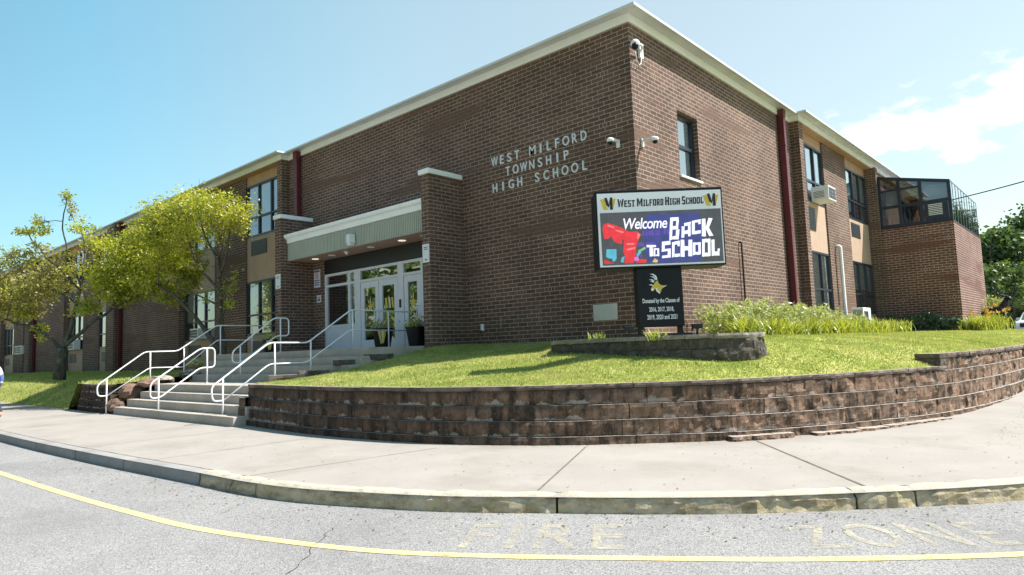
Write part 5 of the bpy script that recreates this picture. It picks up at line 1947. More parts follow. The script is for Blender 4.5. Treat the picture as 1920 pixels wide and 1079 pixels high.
# ------------------------------------------------------------------ plants
def leaf_quads(C, size, jitter_dir=None, aspect=0.6, droop=0.3):
    """C (n,3) -> diamond leaves"""
    n = len(C)
    d = RNG.normal(size=(n, 3))
    d[:, 2] = d[:, 2]*0.7-droop
    d /= np.linalg.norm(d, axis=1)[:, None]
    t = RNG.normal(size=(n, 3))
    w = np.cross(d, t)
    w /= np.linalg.norm(w, axis=1)[:, None]
    s = size*RNG.uniform(0.65, 1.3, n)[:, None]
    V = np.empty((n, 4, 3))
    V[:, 0] = C
    V[:, 1] = C+d*s*0.45+w*s*aspect*0.5
    V[:, 2] = C+d*s
    V[:, 3] = C+d*s*0.45-w*s*aspect*0.5
    return V.reshape(-1, 3), np.arange(n*4).reshape(-1, 4)

def limb(p, q, r0_, r1_, bend, seed, n=7):
    P, Q = Vector(p), Vector(q)
    L = (Q-P).length
    pts, rs = [], []
    for k in range(n+1):
        t = k/n
        o = Vector((noise.noise(Vector((t*2.3, seed, 0))), noise.noise(Vector((t*2.3, seed, 7))), noise.noise(Vector((t*2.3, seed, 13)))))*bend*L*math.sin(math.pi*t)
        pts.append(P.lerp(Q, t)+o+Vector((0, 0, bend*0.5*L*math.sin(math.pi*t))))
        rs.append(r0_+(r1_-r0_)*t)
    return pts, rs

def make_tree(name, base, limbs, clumps, bark_m, leaf_mats, label, lsize=0.13, twigs=5, group=None, cat='tree', twig_r=0.014, per=1.0, trunk_n=9):
    """limbs: list of (points, r0, r1); clumps: (centre, radii, n, weights)"""
    e = empty(name, base, label, cat, group)
    g = MB()
    tips = []
    for li, (pts, ra, rb) in enumerate(limbs):
        P = [Vector(p) for p in pts]
        # densify
        fine, rr = [], []
        for i in range(len(P)-1):
            a, b = P[i], P[i+1]
            m = max(2, int((b-a).length/0.3))
            for k in range(m):
                t = (i+k/m)/(len(P)-1)
                q = a.lerp(b, k/m)
                o = Vector((noise.noise(q*1.3+Vector((li, 0, 0))), noise.noise(q*1.3+Vector((0, li, 5))), noise.noise(q*1.3+Vector((9, 0, li)))))*0.09
                fine.append(q+o*(0 if (i == 0 and k == 0) else 1))
                rr.append(ra+(rb-ra)*t**0.8)
        fine.append(P[-1]); rr.append(rb)
        if li == 0:
            rr[0] *= 1.45
            if len(rr) > 1: rr[1] *= 1.15
        g.tube(fine, rr, trunk_n if ra > 0.06 else 6)
        tips += [(fine[int(len(fine)*f)], rr[int(len(fine)*f)]) for f in (0.55, 0.75, 0.92) if li > 0]
    # twigs from tips into the clumps
    for ci, (c, r, n, wts) in enumerate(clumps):
        c = Vector(c)
        src = min(tips, key=lambda q: (q[0]-c).length)[0] if tips else Vector(base)
        p, rs = limb(src, c, twig_r*2.2, twig_r*1.2, 0.12, ci*1.7, 5)
        g.tube(p, rs, 5)
        for k in range(twigs):
            d = Vector((random.gauss(0, 1), random.gauss(0, 1), random.gauss(0.3, 1))).normalized()
            q = c+Vector((d.x*r[0], d.y*r[1], d.z*r[2]))*random.uniform(0.7, 1.08)
            p2, rs2 = limb(c.lerp(src, random.random()*0.4), q, twig_r, twig_r*0.35, 0.15, ci*3.1+k, 4)
            g.tube(p2, rs2, 4, cap=False)
    g.build('trunk', bark_m, e, smooth=True)
    Cs, Mi = [], []
    for (c, r, n, wts) in clumps:
        n = int(n*per)
        sub = max(3, n//55)
        cc = RNG.normal(size=(sub, 3))
        cc /= np.linalg.norm(cc, axis=1)[:, None]
        cc *= (RNG.random(sub)**0.4)[:, None]*0.95
        pick = RNG.integers(0, sub, n)
        pts = cc[pick]+RNG.normal(size=(n, 3))*0.24
        C = np.array(c)+pts*np.array(r)
        Cs.append(C)
        wts = np.array(wts, dtype=float); wts /= wts.sum()
        subm = RNG.choice(len(wts), sub, p=wts)
        m = subm[pick]
        sw = RNG.random(n) < 0.3
        m[sw] = RNG.choice(len(wts), sw.sum(), p=wts)
        Mi.append(m)
    C = np.concatenate(Cs); Mi = np.concatenate(Mi)
    V, F = leaf_quads(C, lsize)
    np_mesh('crown', V, F, leaf_mats, e, Mi)
    return e

LM = [LF_YEL, LF_GRN, LF_BRN]
def nearer(p, f):
    return (CAM.x+(p[0]-CAM.x)*f, CAM.y+(p[1]-CAM.y)*f, CAM.z+(p[2]-CAM.z)*f)
def nearer_tree(b, L, C, f):
    return nearer(b, f), [([nearer(p, f) for p in pts], a*f, c*f) for pts, a, c in L], [(nearer(c, f), tuple(q*f for q in r), n, w) for c, r, n, w in C]
# right-hand tree behind the rails, trunk upright beside a leaning one
b2 = (-17.3, -1.35, 1.2)
T2L = [
 ([b2, (-17.25, -1.4, 2.6), (-17.2, -1.45, 4.0), (-17.15, -1.5, 5.2), (-16.9, -1.6, 6.4)], 0.19, 0.05),
 ([(-17.3, -1.4, 1.9), (-17.9, -1.6, 2.6), (-18.7, -1.9, 3.5), (-19.4, -2.2, 4.1), (-20.3, -2.5, 4.6)], 0.15, 0.04),
 ([(-17.15, -1.5, 4.1), (-17.8, -1.8, 4.9), (-18.4, -2.0, 5.8), (-18.7, -2.1, 6.8)], 0.09, 0.03),
 ([(-17.15, -1.5, 4.6), (-16.5, -1.6, 5.4), (-16.0, -1.6, 6.3), (-15.8, -1.6, 7.2)], 0.08, 0.025),
 ([(-17.1, -1.5, 5.1), (-17.3, -1.9, 6.2), (-17.3, -2.2, 7.4), (-17.2, -2.3, 8.6)], 0.08, 0.02),
 ([(-17.2, -1.5, 3.6), (-17.9, -2.0, 4.0), (-18.8, -2.4, 4.3)], 0.06, 0.02),
 ([(-17.2, -1.4, 2.4), (-16.6, -1.6, 3.2), (-16.2, -1.7, 4.2)], 0.05, 0.015),
]
GRN = (3, 5, 0.6); YEL = (6, 3, 0.6); MIX = (3, 3, 1.5); OLV = (1, 1.2, 4)
T2C = [
 ((-19.2, -3.1, 7.3), (0.8, 0.8, 0.6), 420, YEL), ((-18.7, -2.9, 7.9), (0.75, 0.8, 0.55), 380, YEL), ((-19.1, -3.3, 6.5), (0.7, 0.7, 0.5), 320, GRN), ((-17.9, -2.4, 8.2), (0.7, 0.7, 0.45), 300, YEL),
 ((-18.2, -2.0, 7.4), (1.05, 1.0, 0.75), 520, YEL), ((-17.0, -2.0, 8.0), (1.0, 1.0, 0.7), 560, YEL), ((-16.0, -1.7, 7.7), (0.85, 0.9, 0.6), 440, YEL),
 ((-15.35, -1.5, 7.5), (0.6, 0.7, 0.5), 280, (8, 1, 2)), ((-15.2, -1.4, 6.9), (0.5, 0.6, 0.55), 170, (2, 3, 2)), ((-18.9, -2.4, 6.6), (0.9, 0.9, 0.7), 440, GRN),
 ((-18.0, -2.2, 6.3), (0.9, 0.9, 0.6), 330, GRN), ((-16.8, -1.9, 7.0), (0.9, 0.8, 0.6), 300, GRN), ((-19.6, -2.5, 5.7), (0.8, 0.8, 0.55), 300, GRN),
 ((-19.3, -2.2, 7.6), (0.6, 0.6, 0.6), 220, (1, 5, 1)), ((-19.7, -2.3, 8.0), (0.4, 0.4, 0.5), 90, (0.4, 5, 1)), ((-16.2, -1.7, 6.4), (0.7, 0.6, 0.5), 110, OLV), ((-18.0, -1.9, 5.3), (0.7, 0.6, 0.4), 70, (1, 3, 1)),
 ((-16.4, -1.8, 4.0), (0.5, 0.5, 0.8), 70, MIX), ((-15.9, -1.6, 4.6), (0.35, 0.4, 0.5), 40, MIX), ((-18.8, -2.3, 4.7), (0.6, 0.5, 0.35), 60, OLV),
 ((-18.2, -2.1, 8.6), (0.28, 0.3, 0.6), 50, MIX), ((-16.9, -2.2, 8.9), (0.28, 0.3, 0.55), 60, MIX), ((-16.2, -2.0, 8.5), (0.3, 0.3, 0.45), 60, MIX), ((-15.75, -1.6, 3.4), (0.3, 0.3, 0.3), 26, (1, 4, 0.3)),
]
def lower(z): return z-0.42*max(0.0, z-6.2)
T2L = [([(p[0], p[1], lower(p[2])) for p in pts], a*0.75, c) for pts, a, c in T2L]
T2C = [((c[0]-0.25, c[1], lower(c[2])), r, n, w) for c, r, n, w in T2C]
b2, T2L, T2C = nearer_tree(b2, T2L, T2C, 0.94)
make_tree('ornamental_tree', b2, T2L, T2C, BARK2, LM, 'yellow-green tree with a leaning limb standing behind the left handrail', 0.092, 9, 'trees on the left bank', twig_r=0.009, per=3.1)
b1 = (-26.3, -4.25, 1.0)
def o1(dx, z, dy=0.0): return (-26.3+dx*1.0, -4.25+dy+dx*-0.02, z)
T1L = [
 ([b1, (-26.25, -4.25, 1.7), (-26.2, -4.2, 2.35)], 0.27, 0.23),
 ([(-26.2, -4.2, 2.25), (-25.9, -4.0, 3.1), (-25.7, -3.8, 4.3), (-25.6, -3.6, 5.6), (-25.9, -3.5, 7.0)], 0.17, 0.035),
 ([(-26.2, -4.2, 2.3), (-25.3, -3.7, 3.0), (-24.3, -3.0, 3.9), (-23.6, -2.4, 4.8), (-22.6, -1.8, 5.3)], 0.14, 0.035),
 ([(-26.25, -4.2, 2.3), (-26.9, -4.6, 2.9), (-27.3, -4.9, 3.35), (-28.4, -5.4, 3.5), (-29.9, -6.0, 3.9)], 0.12, 0.045),
 ([(-25.7, -3.8, 4.2), (-26.6, -4.2, 4.7), (-27.6, -4.8, 5.3), (-28.6, -5.2, 6.0)], 0.11, 0.03),
 ([(-25.6, -3.7, 5.0), (-26.3, -4.0, 6.2), (-26.4, -4.2, 7.6), (-26.0, -4.2, 8.9)], 0.08, 0.02),
 ([(-25.7, -3.7, 4.8), (-27.0, -4.6, 6.3), (-28.0, -5.0, 7.2), (-28.3, -5.2, 7.9)], 0.07, 0.02),
 ([(-24.2, -3.0, 3.9), (-23.0, -2.4, 4.3), (-21.8, -1.9, 4.9), (-21.0, -1.7, 5.6)], 0.09, 0.03),
 ([(-25.6, -3.6, 5.4), (-24.9, -3.2, 6.3), (-24.2, -2.9, 7.1)], 0.07, 0.02),
]
T1C = [
 ((-28.0, -5.1, 4.9), (1.4, 1.1, 0.8), 330, OLV), ((-29.4, -5.7, 4.2), (1.2, 1.0, 0.7), 300, (3, 2, 3)), ((-26.5, -4.4, 5.4), (1.0, 0.9, 0.8), 230, OLV), ((-30.9, -6.2, 5.5), (1.1, 1.0, 0.8), 230, OLV), ((-28.4, -5.2, 6.2), (1.2, 0.9, 0.5), 150, OLV), ((-24.2, -2.9, 5.2), (1.0, 0.9, 0.8), 380, YEL), ((-22.9, -2.2, 5.2), (1.0, 0.9, 0.7), 380, YEL),
 ((-22.4, -2.0, 6.0), (1.1, 1.0, 0.85), 640, YEL), ((-21.2, -1.6, 5.7), (1.0, 0.9, 0.8), 560, YEL), ((-23.6, -2.6, 5.8), (1.1, 1.0, 0.9), 560, GRN), ((-20.6, -1.4, 5.0), (0.8, 0.7, 0.6), 330, GRN),
 ((-22.0, -1.9, 4.9), (1.2, 0.9, 0.6), 520, GRN), ((-23.8, -2.7, 4.6), (1.0, 0.9, 0.55), 430, GRN), ((-24.6, -3.0, 5.4), (0.9, 0.9, 0.8), 360, YEL), ((-22.9, -2.2, 6.9), (0.9, 0.9, 0.5), 330, YEL), ((-20.1, -1.3, 5.6), (0.6, 0.6, 0.5), 200, YEL),
 ((-24.6, -3.1, 6.6), (0.8, 0.8, 0.6), 210, YEL), ((-25.3, -3.5, 4.0), (0.7, 0.7, 0.4), 150, GRN), ((-21.3, -1.6, 4.25), (0.7, 0.6, 0.35), 130, GRN),
 ((-28.6, -5.5, 4.6), (1.3, 1.0, 0.75), 330, OLV), ((-30.2, -6.1, 4.5), (1.2, 1.0, 0.8), 300, OLV), ((-27.2, -4.8, 5.2), (1.2, 1.0, 0.8), 270, OLV), ((-29.5, -5.8, 5.5), (1.2, 1.0, 0.7), 200, OLV), ((-31.4, -6.3, 4.8), (1.0, 1.0, 0.9), 220, MIX),
 ((-26.2, -4.2, 6.1), (1.1, 1.0, 0.7), 170, OLV), ((-27.9, -5.0, 4.0), (0.8, 0.7, 0.35), 130, (2, 1, 3)), ((-27.6, -4.8, 6.6), (0.8, 0.8, 0.45), 80, OLV),
 ((-28.3, -5.1, 7.55), (1.1, 0.6, 0.2), 90, (1, 5, 2)), ((-27.2, -4.8, 7.9), (0.7, 0.5, 0.35), 60, (1, 4, 2)), ((-26.0, -4.2, 8.6), (0.35, 0.4, 0.55), 60, (1, 4, 2)), ((-25.5, -3.8, 7.5), (0.7, 0.6, 0.4), 70, MIX), ((-27.2, -4.8, 3.1), (0.4, 0.4, 0.3), 60, (3, 3, 0.3)),
 ((-30.4, -6.2, 6.4), (0.8, 0.7, 0.4), 70, OLV), ((-31.6, -6.4, 6.6), (0.7, 0.7, 0.4), 70, (1, 4, 2)), ((-29.3, -5.6, 6.7), (0.7, 0.7, 0.4), 40, OLV),
]
T1L = [(p, a*0.66, c) for p, a, c in T1L]
b1, T1L, T1C = nearer_tree(b1, T1L, T1C, 0.92)
make_tree('ornamental_tree', b1, T1L, T1C, BARK, LM, 'forked lichen-barked tree with thinning brown and yellow leaves at far left', 0.115, 10, 'trees on the left bank', twig_r=0.008, per=4.2)

# distant woodland trees on the right
def big_tree(x, y, h, rad, label, mats, nleaf=2600, ls=0.5, z0=1.2, group='trees beyond the car park'):
    base = (x, y, z0)
    limbs_ = [([base, (x+0.2, y, z0+h*0.35), (x-0.1, y+0.1, z0+h*0.7)], h*0.022, h*0.008)]
    for k in range(5):
        a = k*1.26+x
        limbs_.append(([(x, y, z0+h*(0.28+0.07*k)), (x+math.cos(a)*rad*0.4, y+math.sin(a)*rad*0.4, z0+h*(0.4+0.08*k)), (x+math.cos(a)*rad*0.75, y+math.sin(a)*rad*0.75, z0+h*(0.5+0.08*k))], h*0.010, h*0.003))
    cl = []
    for k in range(16):
        a = RNG.uniform(0, 2*np.pi)
        u = RNG.uniform(0.12, 1.0)
        rr = rad*0.72*math.sqrt(max(0.05, 1-(u*1.0-0.35)**2/0.5))*RNG.uniform(0.4, 1)
        cl.append(((x+math.cos(a)*rr, y+math.sin(a)*rr, z0+h*(0.06+0.86*u)), (rad*0.48, rad*0.48, h*0.12), nleaf//16, mats))
    return make_tree('broadleaf_tree', base, limbs_, cl, BARK2, [LF_DRK, LF_DRK2], label, ls, 2, group, twig_r=0.03)
BT = [(-0.2, 62, 9.5, 3.6, 'rounded dark green tree just right of the brick extension', (3, 1)),
      (4.2, 66, 13.0, 4.2, 'tallest dark tree at the right edge of the photo', (4, 1)),
      (-4.5, 70, 12.5, 4.5, 'tall dark tree half hidden behind the brick extension', (3, 1)),
      (1.8, 52, 5.6, 2.3, 'smaller light green tree in front of the dark wood, behind the statue', (0.4, 3)),
      (1.2, 76, 12.0, 4.6, 'domed dark tree at the back of the wood between the tallest tree and the extension', (4, 1)),
      (9.5, 70, 13.0, 5.0, 'broad dark tree beyond the right edge behind the white car', (3, 1))]
for a in BT:
    big_tree(*a, nleaf=9000 if a[2] > 6 else 4000, ls=0.50 if a[2] > 6 else 0.28)
# trees over the road, mirrored in the entrance glass
for (x, y, h, r, lab) in ((-30, -17, 10, 4.5, 'broad tree over the road mirrored in the single right door'), (-40, -25, 12, 5.5, 'broad tree over the road mirrored in the double doors'), (-50, -24, 12, 5.5, 'broad tree over the road mirrored in the left sidelight'), (-62, -28, 12, 6, 'broad tree farthest along the road, mirrored in the left wing windows')):
    big_tree(x, y, h, r, lab, (1, 3), 1500, 0.75, 0.0, 'trees across the road')

# bedding plants
def strap_clump(name, base, n, L, w, spread, mat, label, cat, group, flowers=None, fm=None, loc_up=0.0):
    """arching strap leaves (lily like)"""
    e = empty(name, base, label, cat, group)
    th = RNG.uniform(0, 2*np.pi, n)
    lean = RNG.uniform(0.25, 1.0, n)*spread
    ln = RNG.uniform(0.6, 1.15, n)*L
    off = RNG.normal(size=(n, 2))*spread*0.35
    S = 4
    V = np.empty((n, 2*(S+1), 3)); 
    for k in range(S+1):
        t = k/S
        rr = lean*(t**1.4)
        z = ln*(t*1.25-0.62*t*t*(0.4+lean/spread*0.7))
        cx = base[0]+off[:, 0]+np.cos(th)*rr; cy = base[1]+off[:, 1]+np.sin(th)*rr
        ww = w*(1-t)**0.6*(0.5+min(1, t*4)*0.5)
        px, py = -np.sin(th)*ww, np.cos(th)*ww
        V[:, 2*k] = np.stack([cx-px, cy-py, base[2]+z], 1)
        V[:, 2*k+1] = np.stack([cx+px, cy+py, base[2]+z], 1)
    F = np.concatenate([np.arange(n)[:, None]*(2*(S+1))+np.array([[2*k, 2*k+1, 2*k+3, 2*k+2]]) for k in range(S)])
    np_mesh('leaves', V.reshape(-1, 3), F, mat, e)
    if flowers:
        m = flowers
        a = RNG.uniform(0, 2*np.pi, m); r = RNG.random(m)**0.5*spread*1.0
        C = np.stack([base[0]+np.cos(a)*r, base[1]+np.sin(a)*r, base[2]+L*RNG.uniform(0.7, 1.25, m)+loc_up], 1)
        C = np.repeat(C, 6, 0)+RNG.normal(size=(m*6, 3))*0.02
        V, F = leaf_quads(C, 0.11, aspect=0.8, droop=0.0)
        np_mesh('flowers', V, F, fm, e)
    return e
def stalk_clump(name, base, n, L, spread, mat, label, cat, group, ls=0.115, perstalk=40):
    """upright leafy stalks"""
    e = empty(name, base, label, cat, group)
    g = MB()
    Cs = []
    for k in range(n):
        a, r = random.uniform(0, 6.28), spread*math.sqrt(random.random())
        p = Vector((base[0]+math.cos(a)*r, base[1]+math.sin(a)*r, base[2]))
        q = p+Vector((math.cos(a)*0.18*L, math.sin(a)*0.18*L, L*random.uniform(0.65, 1.15)))
        pts, rs = limb(p, q, 0.008, 0.003, 0.06, k*1.3+base[0], 4)
        g.tube(pts, rs, 4, cap=False)
        for i in range(perstalk):
            t = (i+random.random())/perstalk
            c = Vector(pts[min(4, int(t*4.99))]).lerp(Vector(pts[min(4, int(t*4.99)+1)]), t*4.99 % 1)
            Cs.append(c+Vector((random.gauss(0, 1), random.gauss(0, 1), random.gauss(0, 1)))*0.035)
    g.build('stems', mat, e)
    V, F = leaf_quads(np.array([tuple(c) for c in Cs]), ls, aspect=0.38, droop=-0.25)
    np_mesh('leaves', V, F, mat, e)
    return e
gz = 1.66
SAGES = [(0.9, 2.2, 0.85), (0.8, 3.3, 1.0), (1.1, 4.4, 0.95), (0.8, 5.4, 1.05), (1.0, 6.5, 0.95), (0.8, 7.6, 1.0), (1.0, 8.6, 0.95), (0.8, 9.8, 0.8), (0.95, 11.0, 0.75), (0.9, 12.2, 0.65)]
for i, (x, y, L) in enumerate(SAGES):
    stalk_clump('tall_perennial', (x, y, lawn_z(x, y)-0.03), 40, L*0.78, 0.55, LF_SAGE, 'pale green bushy perennial in the bed against the sunny wall', 'plant', 'tall perennials along the wall')
LIL = [(1.6, 1.5), (1.7, 2.6), (1.75, 3.7), (1.8, 4.9), (1.75, 6.1), (1.8, 7.3), (1.75, 8.5), (1.8, 9.7), (1.8, 10.9), (1.75, 12.1), (1.75, 13.2), (1.7, 14.3), (1.6, 15.6)]
for i, (x, y) in enumerate(LIL):
    strap_clump('daylily', (x, y, lawn_z(x, y)-0.02), 150, 0.58, 0.022, 0.55, LF_PLT, 'bright green arching daylily clump along the front of the bed', 'plant', 'daylilies edging the bed')
SHR = [(1.0, 18.2, 0.55), (1.7, 18.6, 0.5), (2.3, 18.8, 0.42), (2.85, 18.85, 0.36)]
for i, (x, y, r) in enumerate(SHR):
    b = (x, y, lawn_z(x, y))
    cl = [((x+dx*r, y+dy*r, b[2]+r*0.55+0.12*k), (r*0.8, r*0.6, r*0.5), 260, (1,)) for k, (dx, dy) in enumerate(((-.4, 0), (.4, .1), (0, -.2)))]
    make_tree('shrub', b, [([b, (x, y, b[2]+0.3)], 0.02, 0.01), ([b, (x+0.1, y, b[2]+0.35)], 0.012, 0.006)], cl, BARK2, [LF_SHR], ['dark blue-green shrub in the corner below the right wing window', 'dark blue-green shrub second from the inner corner of the extension', 'low dark shrub third along the foot of the extension', 'lowest dark shrub nearest the sunny corner of the extension'][i], 0.085, 3, 'shrubs at the foot of the extension', 'shrub', 0.006)
for i, (x, y, s) in enumerate(((3.45, 19.3, 1), (3.65, 20.6, 1.05), (3.75, 22.0, 1.1), (3.7, 23.5, 1.1))):
    strap_clump('flowering_daylily', (x, y, 1.6), 190, 0.75*s, 0.026, 0.65, LF_PLT, ['yellow-green lily clump at the sunny corner of the extension', 'yellow-green lily clump second from the corner, beside the extension', 'lily clump with orange flowers in front of the stag statue', 'lily clump with orange flowers beyond the stag statue'][i], 'plant', 'lilies by the extension', 3 if i < 2 else 8, PETAL, 0.02)
stalk_clump('tall_perennial', (3.35, 24.6, 1.6), 34, 1.35, 0.45, LF_SAGE, 'tall pale perennial by the far corner of the extension', 'plant', 'tall perennials along the wall')
# plants in the planter
for (x, y, lab) in ((1.75, -2.6, 'small green plant in the planter just right of the pedestal foot'), (0.35, -2.3, 'small green plant in the planter left of the pedestal')):
    strap_clump('bedding_plant', (x, y, 1.63), 50, 0.26, 0.012, 0.22, LF_PLT, lab, 'plant', 'small plants in the planter')

# pots
def planter_pot(c, r, h, label, kind):
    e = empty('plant_pot', c, label, 'plant pot')
    g = MB()
    m = BLKG if kind != 'terra' else TERRA
    g.lathe(c, [(0.0, 0.0), (r*0.68, 0.0), (r*0.72, 0.03), (r*0.98, h*0.94), (r*1.05, h*0.94), (r*1.05, h), (r*0.92, h), (r*0.90, h*0.9), (0.0, h*0.88)], 24)
    p = g.build('pot', m, e, smooth=False)
    if kind == 'W':
        g = MB()
        dv = Vector((CAM.x-c[0], CAM.y-c[1], 0)).normalized()
        tv = Vector((-dv.y, dv.x, 0))
        def fn(u, d, v):
            rr = (r*0.72+(r*0.98-r*0.72)*v/h)
            a = u/rr
            q = dv*math.cos(a)+tv*math.sin(a)
            return (c[0]+q.x*(rr+0.004+d), c[1]+q.y*(rr+0.004+d), c[2]+v)
        for k, pts in enumerate(([(-0.24, 0.93), (-0.12, 0.93), (-0.04, 0.2), (-0.10, 0.2)], [(-0.09, 0.93), (0.06, 0.93), (0.02, 0.25), (-0.03, 0.25)], [(0.06, 0.93), (0.18, 0.93), (0.03, 0.2), (0.0, 0.3)])):
            g.m = k % 2
            q = [(a*r*2.0, b*h) for a, b in pts]
            g.plate(fn, q[::-1], 0.0, 0.002+0.001*k)
        g.build('emblem', [GOLD, CREAM], p, fixn=True)
    n = 300
    C = np.stack([c[0]+RNG.normal(size=n)*r*0.45, c[1]+RNG.normal(size=n)*r*0.45, c[2]+h+np.abs(RNG.normal(size=n))*r*0.38], 1)
    V, F = leaf_quads(C, 0.075, droop=0.1)
    mi = RNG.choice(3, n, p=[0.72, 0.14, 0.14])
    np_mesh('foliage', V, F, [LF_GRN, PETALY, PETALW], e, mi)
planter_pot((-8.2, -0.8, 1.75), 0.31, 0.56, 'black pot with gold W emblem and flowers before the double doors', 'W')
planter_pot((-6.75, -0.75, 1.75), 0.30, 0.54, 'black pot half hidden at the right entrance pier', 'plain')
planter_pot((-12.65, -1.9, 1.75), 0.24, 0.42, 'small black pot with W emblem and bright flowers by the left pier', 'W')
planter_pot((-14.6, -3.4, 1.12), 0.26, 0.28, 'low terracotta pot beside the upper steps under the left rail', 'terra')

# ------------------------------------------------------------------ stag statue
ST = (3.95, 24.2, 1.62)
e = empty('stag_statue', ST, 'dark metal stag sculpture with wide antlers behind the orange flowers', 'statue')
g = MB()
sx, sy, sz = ST
# profile faces the camera three-quarter; body along -x/+y
def sp(a, b, z): return (sx+a*0.95+b*0.2, sy+a*0.25-b*0.95, sz+z)   # a: right in view, b: towards viewer
g.tube([sp(-0.75, -0.1, 0.62), sp(-0.62, -0.08, 0.78), sp(-0.35, -0.05, 0.83), sp(-0.05, 0, 0.86), sp(0.1, 0.02, 0.98)], [0.10, 0.20, 0.21, 0.23, 0.17], 12)
g.tube([sp(0.0, 0.0, 0.92), sp(0.14, 0.04, 1.15), sp(0.22, 0.07, 1.38)], [0.20, 0.14, 0.10], 10)
g.tube([sp(0.18, 0.05, 1.42), sp(0.30, 0.16, 1.36), sp(0.36, 0.26, 1.26)], [0.10, 0.085, 0.045], 10)
for (a, b) in ((-0.6, 0.12), (-0.6, -0.16), (0.05, 0.12), (0.08, -0.12)):
    g.tube([sp(a, b*0.7, 0.75), sp(a+(0.05 if a > -0.3 else -0.06), b, 0.42), sp(a+(0.02 if a > -0.3 else 0.02), b, -0.02)], [0.085, 0.05, 0.035], 8)
g.tube([sp(-0.74, -0.1, 0.70), sp(-0.95, -0.12, 0.62)], [0.05, 0.015], 6)
for s_ in (-1, 1):
    g.tube([sp(0.2+s_*0.06, 0.04, 1.46), sp(0.2+s_*0.17, 0.02, 1.46)], [0.045, 0.01], 6)
g.build('body', METAL, e, smooth=True)
for s_ in (-1, 1):
    g = MB()
    g.tube([sp(0.2+s_*0.04, 0.02, 1.48), sp(0.2+s_*0.25, 0.0, 1.56), sp(0.2+s_*0.42, -0.04, 1.74), sp(0.2+s_*0.50, -0.05, 2.0)], [0.035, 0.03, 0.025, 0.008], 7)
    for (f, z, dx) in ((0.20, 1.54, 0.06), (0.34, 1.66, 0.02), (0.42, 1.76, -0.08)):
        g.tube([sp(0.2+s_*f, 0, z), sp(0.2+s_*(f+dx), 0.05, z+0.26)], [0.022, 0.005], 6)
    g.build('antler', METAL, e, smooth=True)

# ------------------------------------------------------------------ parked car
cx, cy, cz = 3.35, 52.0, 1.10
e = empty('parked_car', (cx, cy, cz), 'silver white pickup parked beyond the lawn, facing the camera', 'car', None, R(-6))
g = MB()
def lx(pts_top, y0, y1): pass
# lower body: section in local y (front = -y), z
W2 = 0.92
prof = [(-2.5, 0.45), (-2.5, 0.95), (-2.35, 1.08), (-1.25, 1.16), (-0.55, 1.75), (0.9, 1.80), (1.1, 1.15), (2.6, 1.12), (2.6, 0.45)]
vs = []
for sgn_ in (-1, 1):
    for (y, z) in prof:
        w = W2 if z < 1.2 else W2*0.80
        vs.append((sgn_*w, y, z))
n_ = len(prof)
fs = [tuple(range(n_)), tuple(range(n_, 2*n_))[::-1]]+[(i, (i+1) % n_, n_+(i+1) % n_, n_+i) for i in range(n_)]
g.raw(vs, fs)
body = g.build('body', CARW, e, local=True, bevel=0.05, fixn=True)
g = MB()
for (ya, za, yb, zb) in ((-1.22, 1.20, -0.62, 1.70),):
    g.raw([(-0.74, ya-0.02, za), (0.74, ya-0.02, za), (0.66, yb-0.02, zb), (-0.66, yb-0.02, zb)], [(0, 1, 2, 3)])
for sgn_ in (-1, 1):
    g.raw([(sgn_*0.90, -1.0, 1.22), (sgn_*0.90, 0.85, 1.22), (sgn_*0.765, 0.75, 1.70), (sgn_*0.765, -0.5, 1.70)], [(0, 1, 2, 3)])
g.build('window', GLB if False else plain('car_glass', (0.10, 0.16, 0.17), 0.08, 0.1, 3), body, local=True)
g = MB(); g.box(-0.62, 0.62, -2.53, -2.50, 0.62, 0.92); g.build('grille', BLK, body, local=True)
for sgn_ in (-1, 1):
    g = MB(); g.box(sgn_*0.64, sgn_*0.88, -2.53, -2.44, 0.74, 0.94); g.build('headlight', SIGNW, body, local=True, bevel=0.02)
    g = MB(); g.box(sgn_*0.92, sgn_*1.12, -0.95, -0.85, 1.15, 1.36); g.build('mirror', ACW, body, local=True, bevel=0.03)
    for yy in (-1.55, 1.6):
        g = MB()
        ring = [(0.20, -0.10), (0.34, -0.11), (0.36, -0.06), (0.36, 0.06), (0.34, 0.11), (0.20, 0.10)]
        N = 20
        vv, ff = [], []
        for (r_, o_) in ring:
            for k in range(N):
                vv.append((sgn_*0.84+o_, yy+math.cos(6.2832*k/N)*r_, 0.36+math.sin(6.2832*k/N)*r_))
        for i in range(len(ring)-1):
            for k in range(N): ff.append((i*N+k, i*N+(k+1) % N, (i+1)*N+(k+1) % N, (i+1)*N+k))
        g.raw(vv, ff)
        wh = g.build('wheel', RUBBER, e, local=True, fixn=True)
        g = MB(); g.raw([(sgn_*(0.84+0.08), yy+math.cos(6.2832*k/N)*0.21, 0.36+math.sin(6.2832*k/N)*0.21) for k in range(N)], [tuple(range(N))])
        g.build('rim', ACW, wh, local=True)

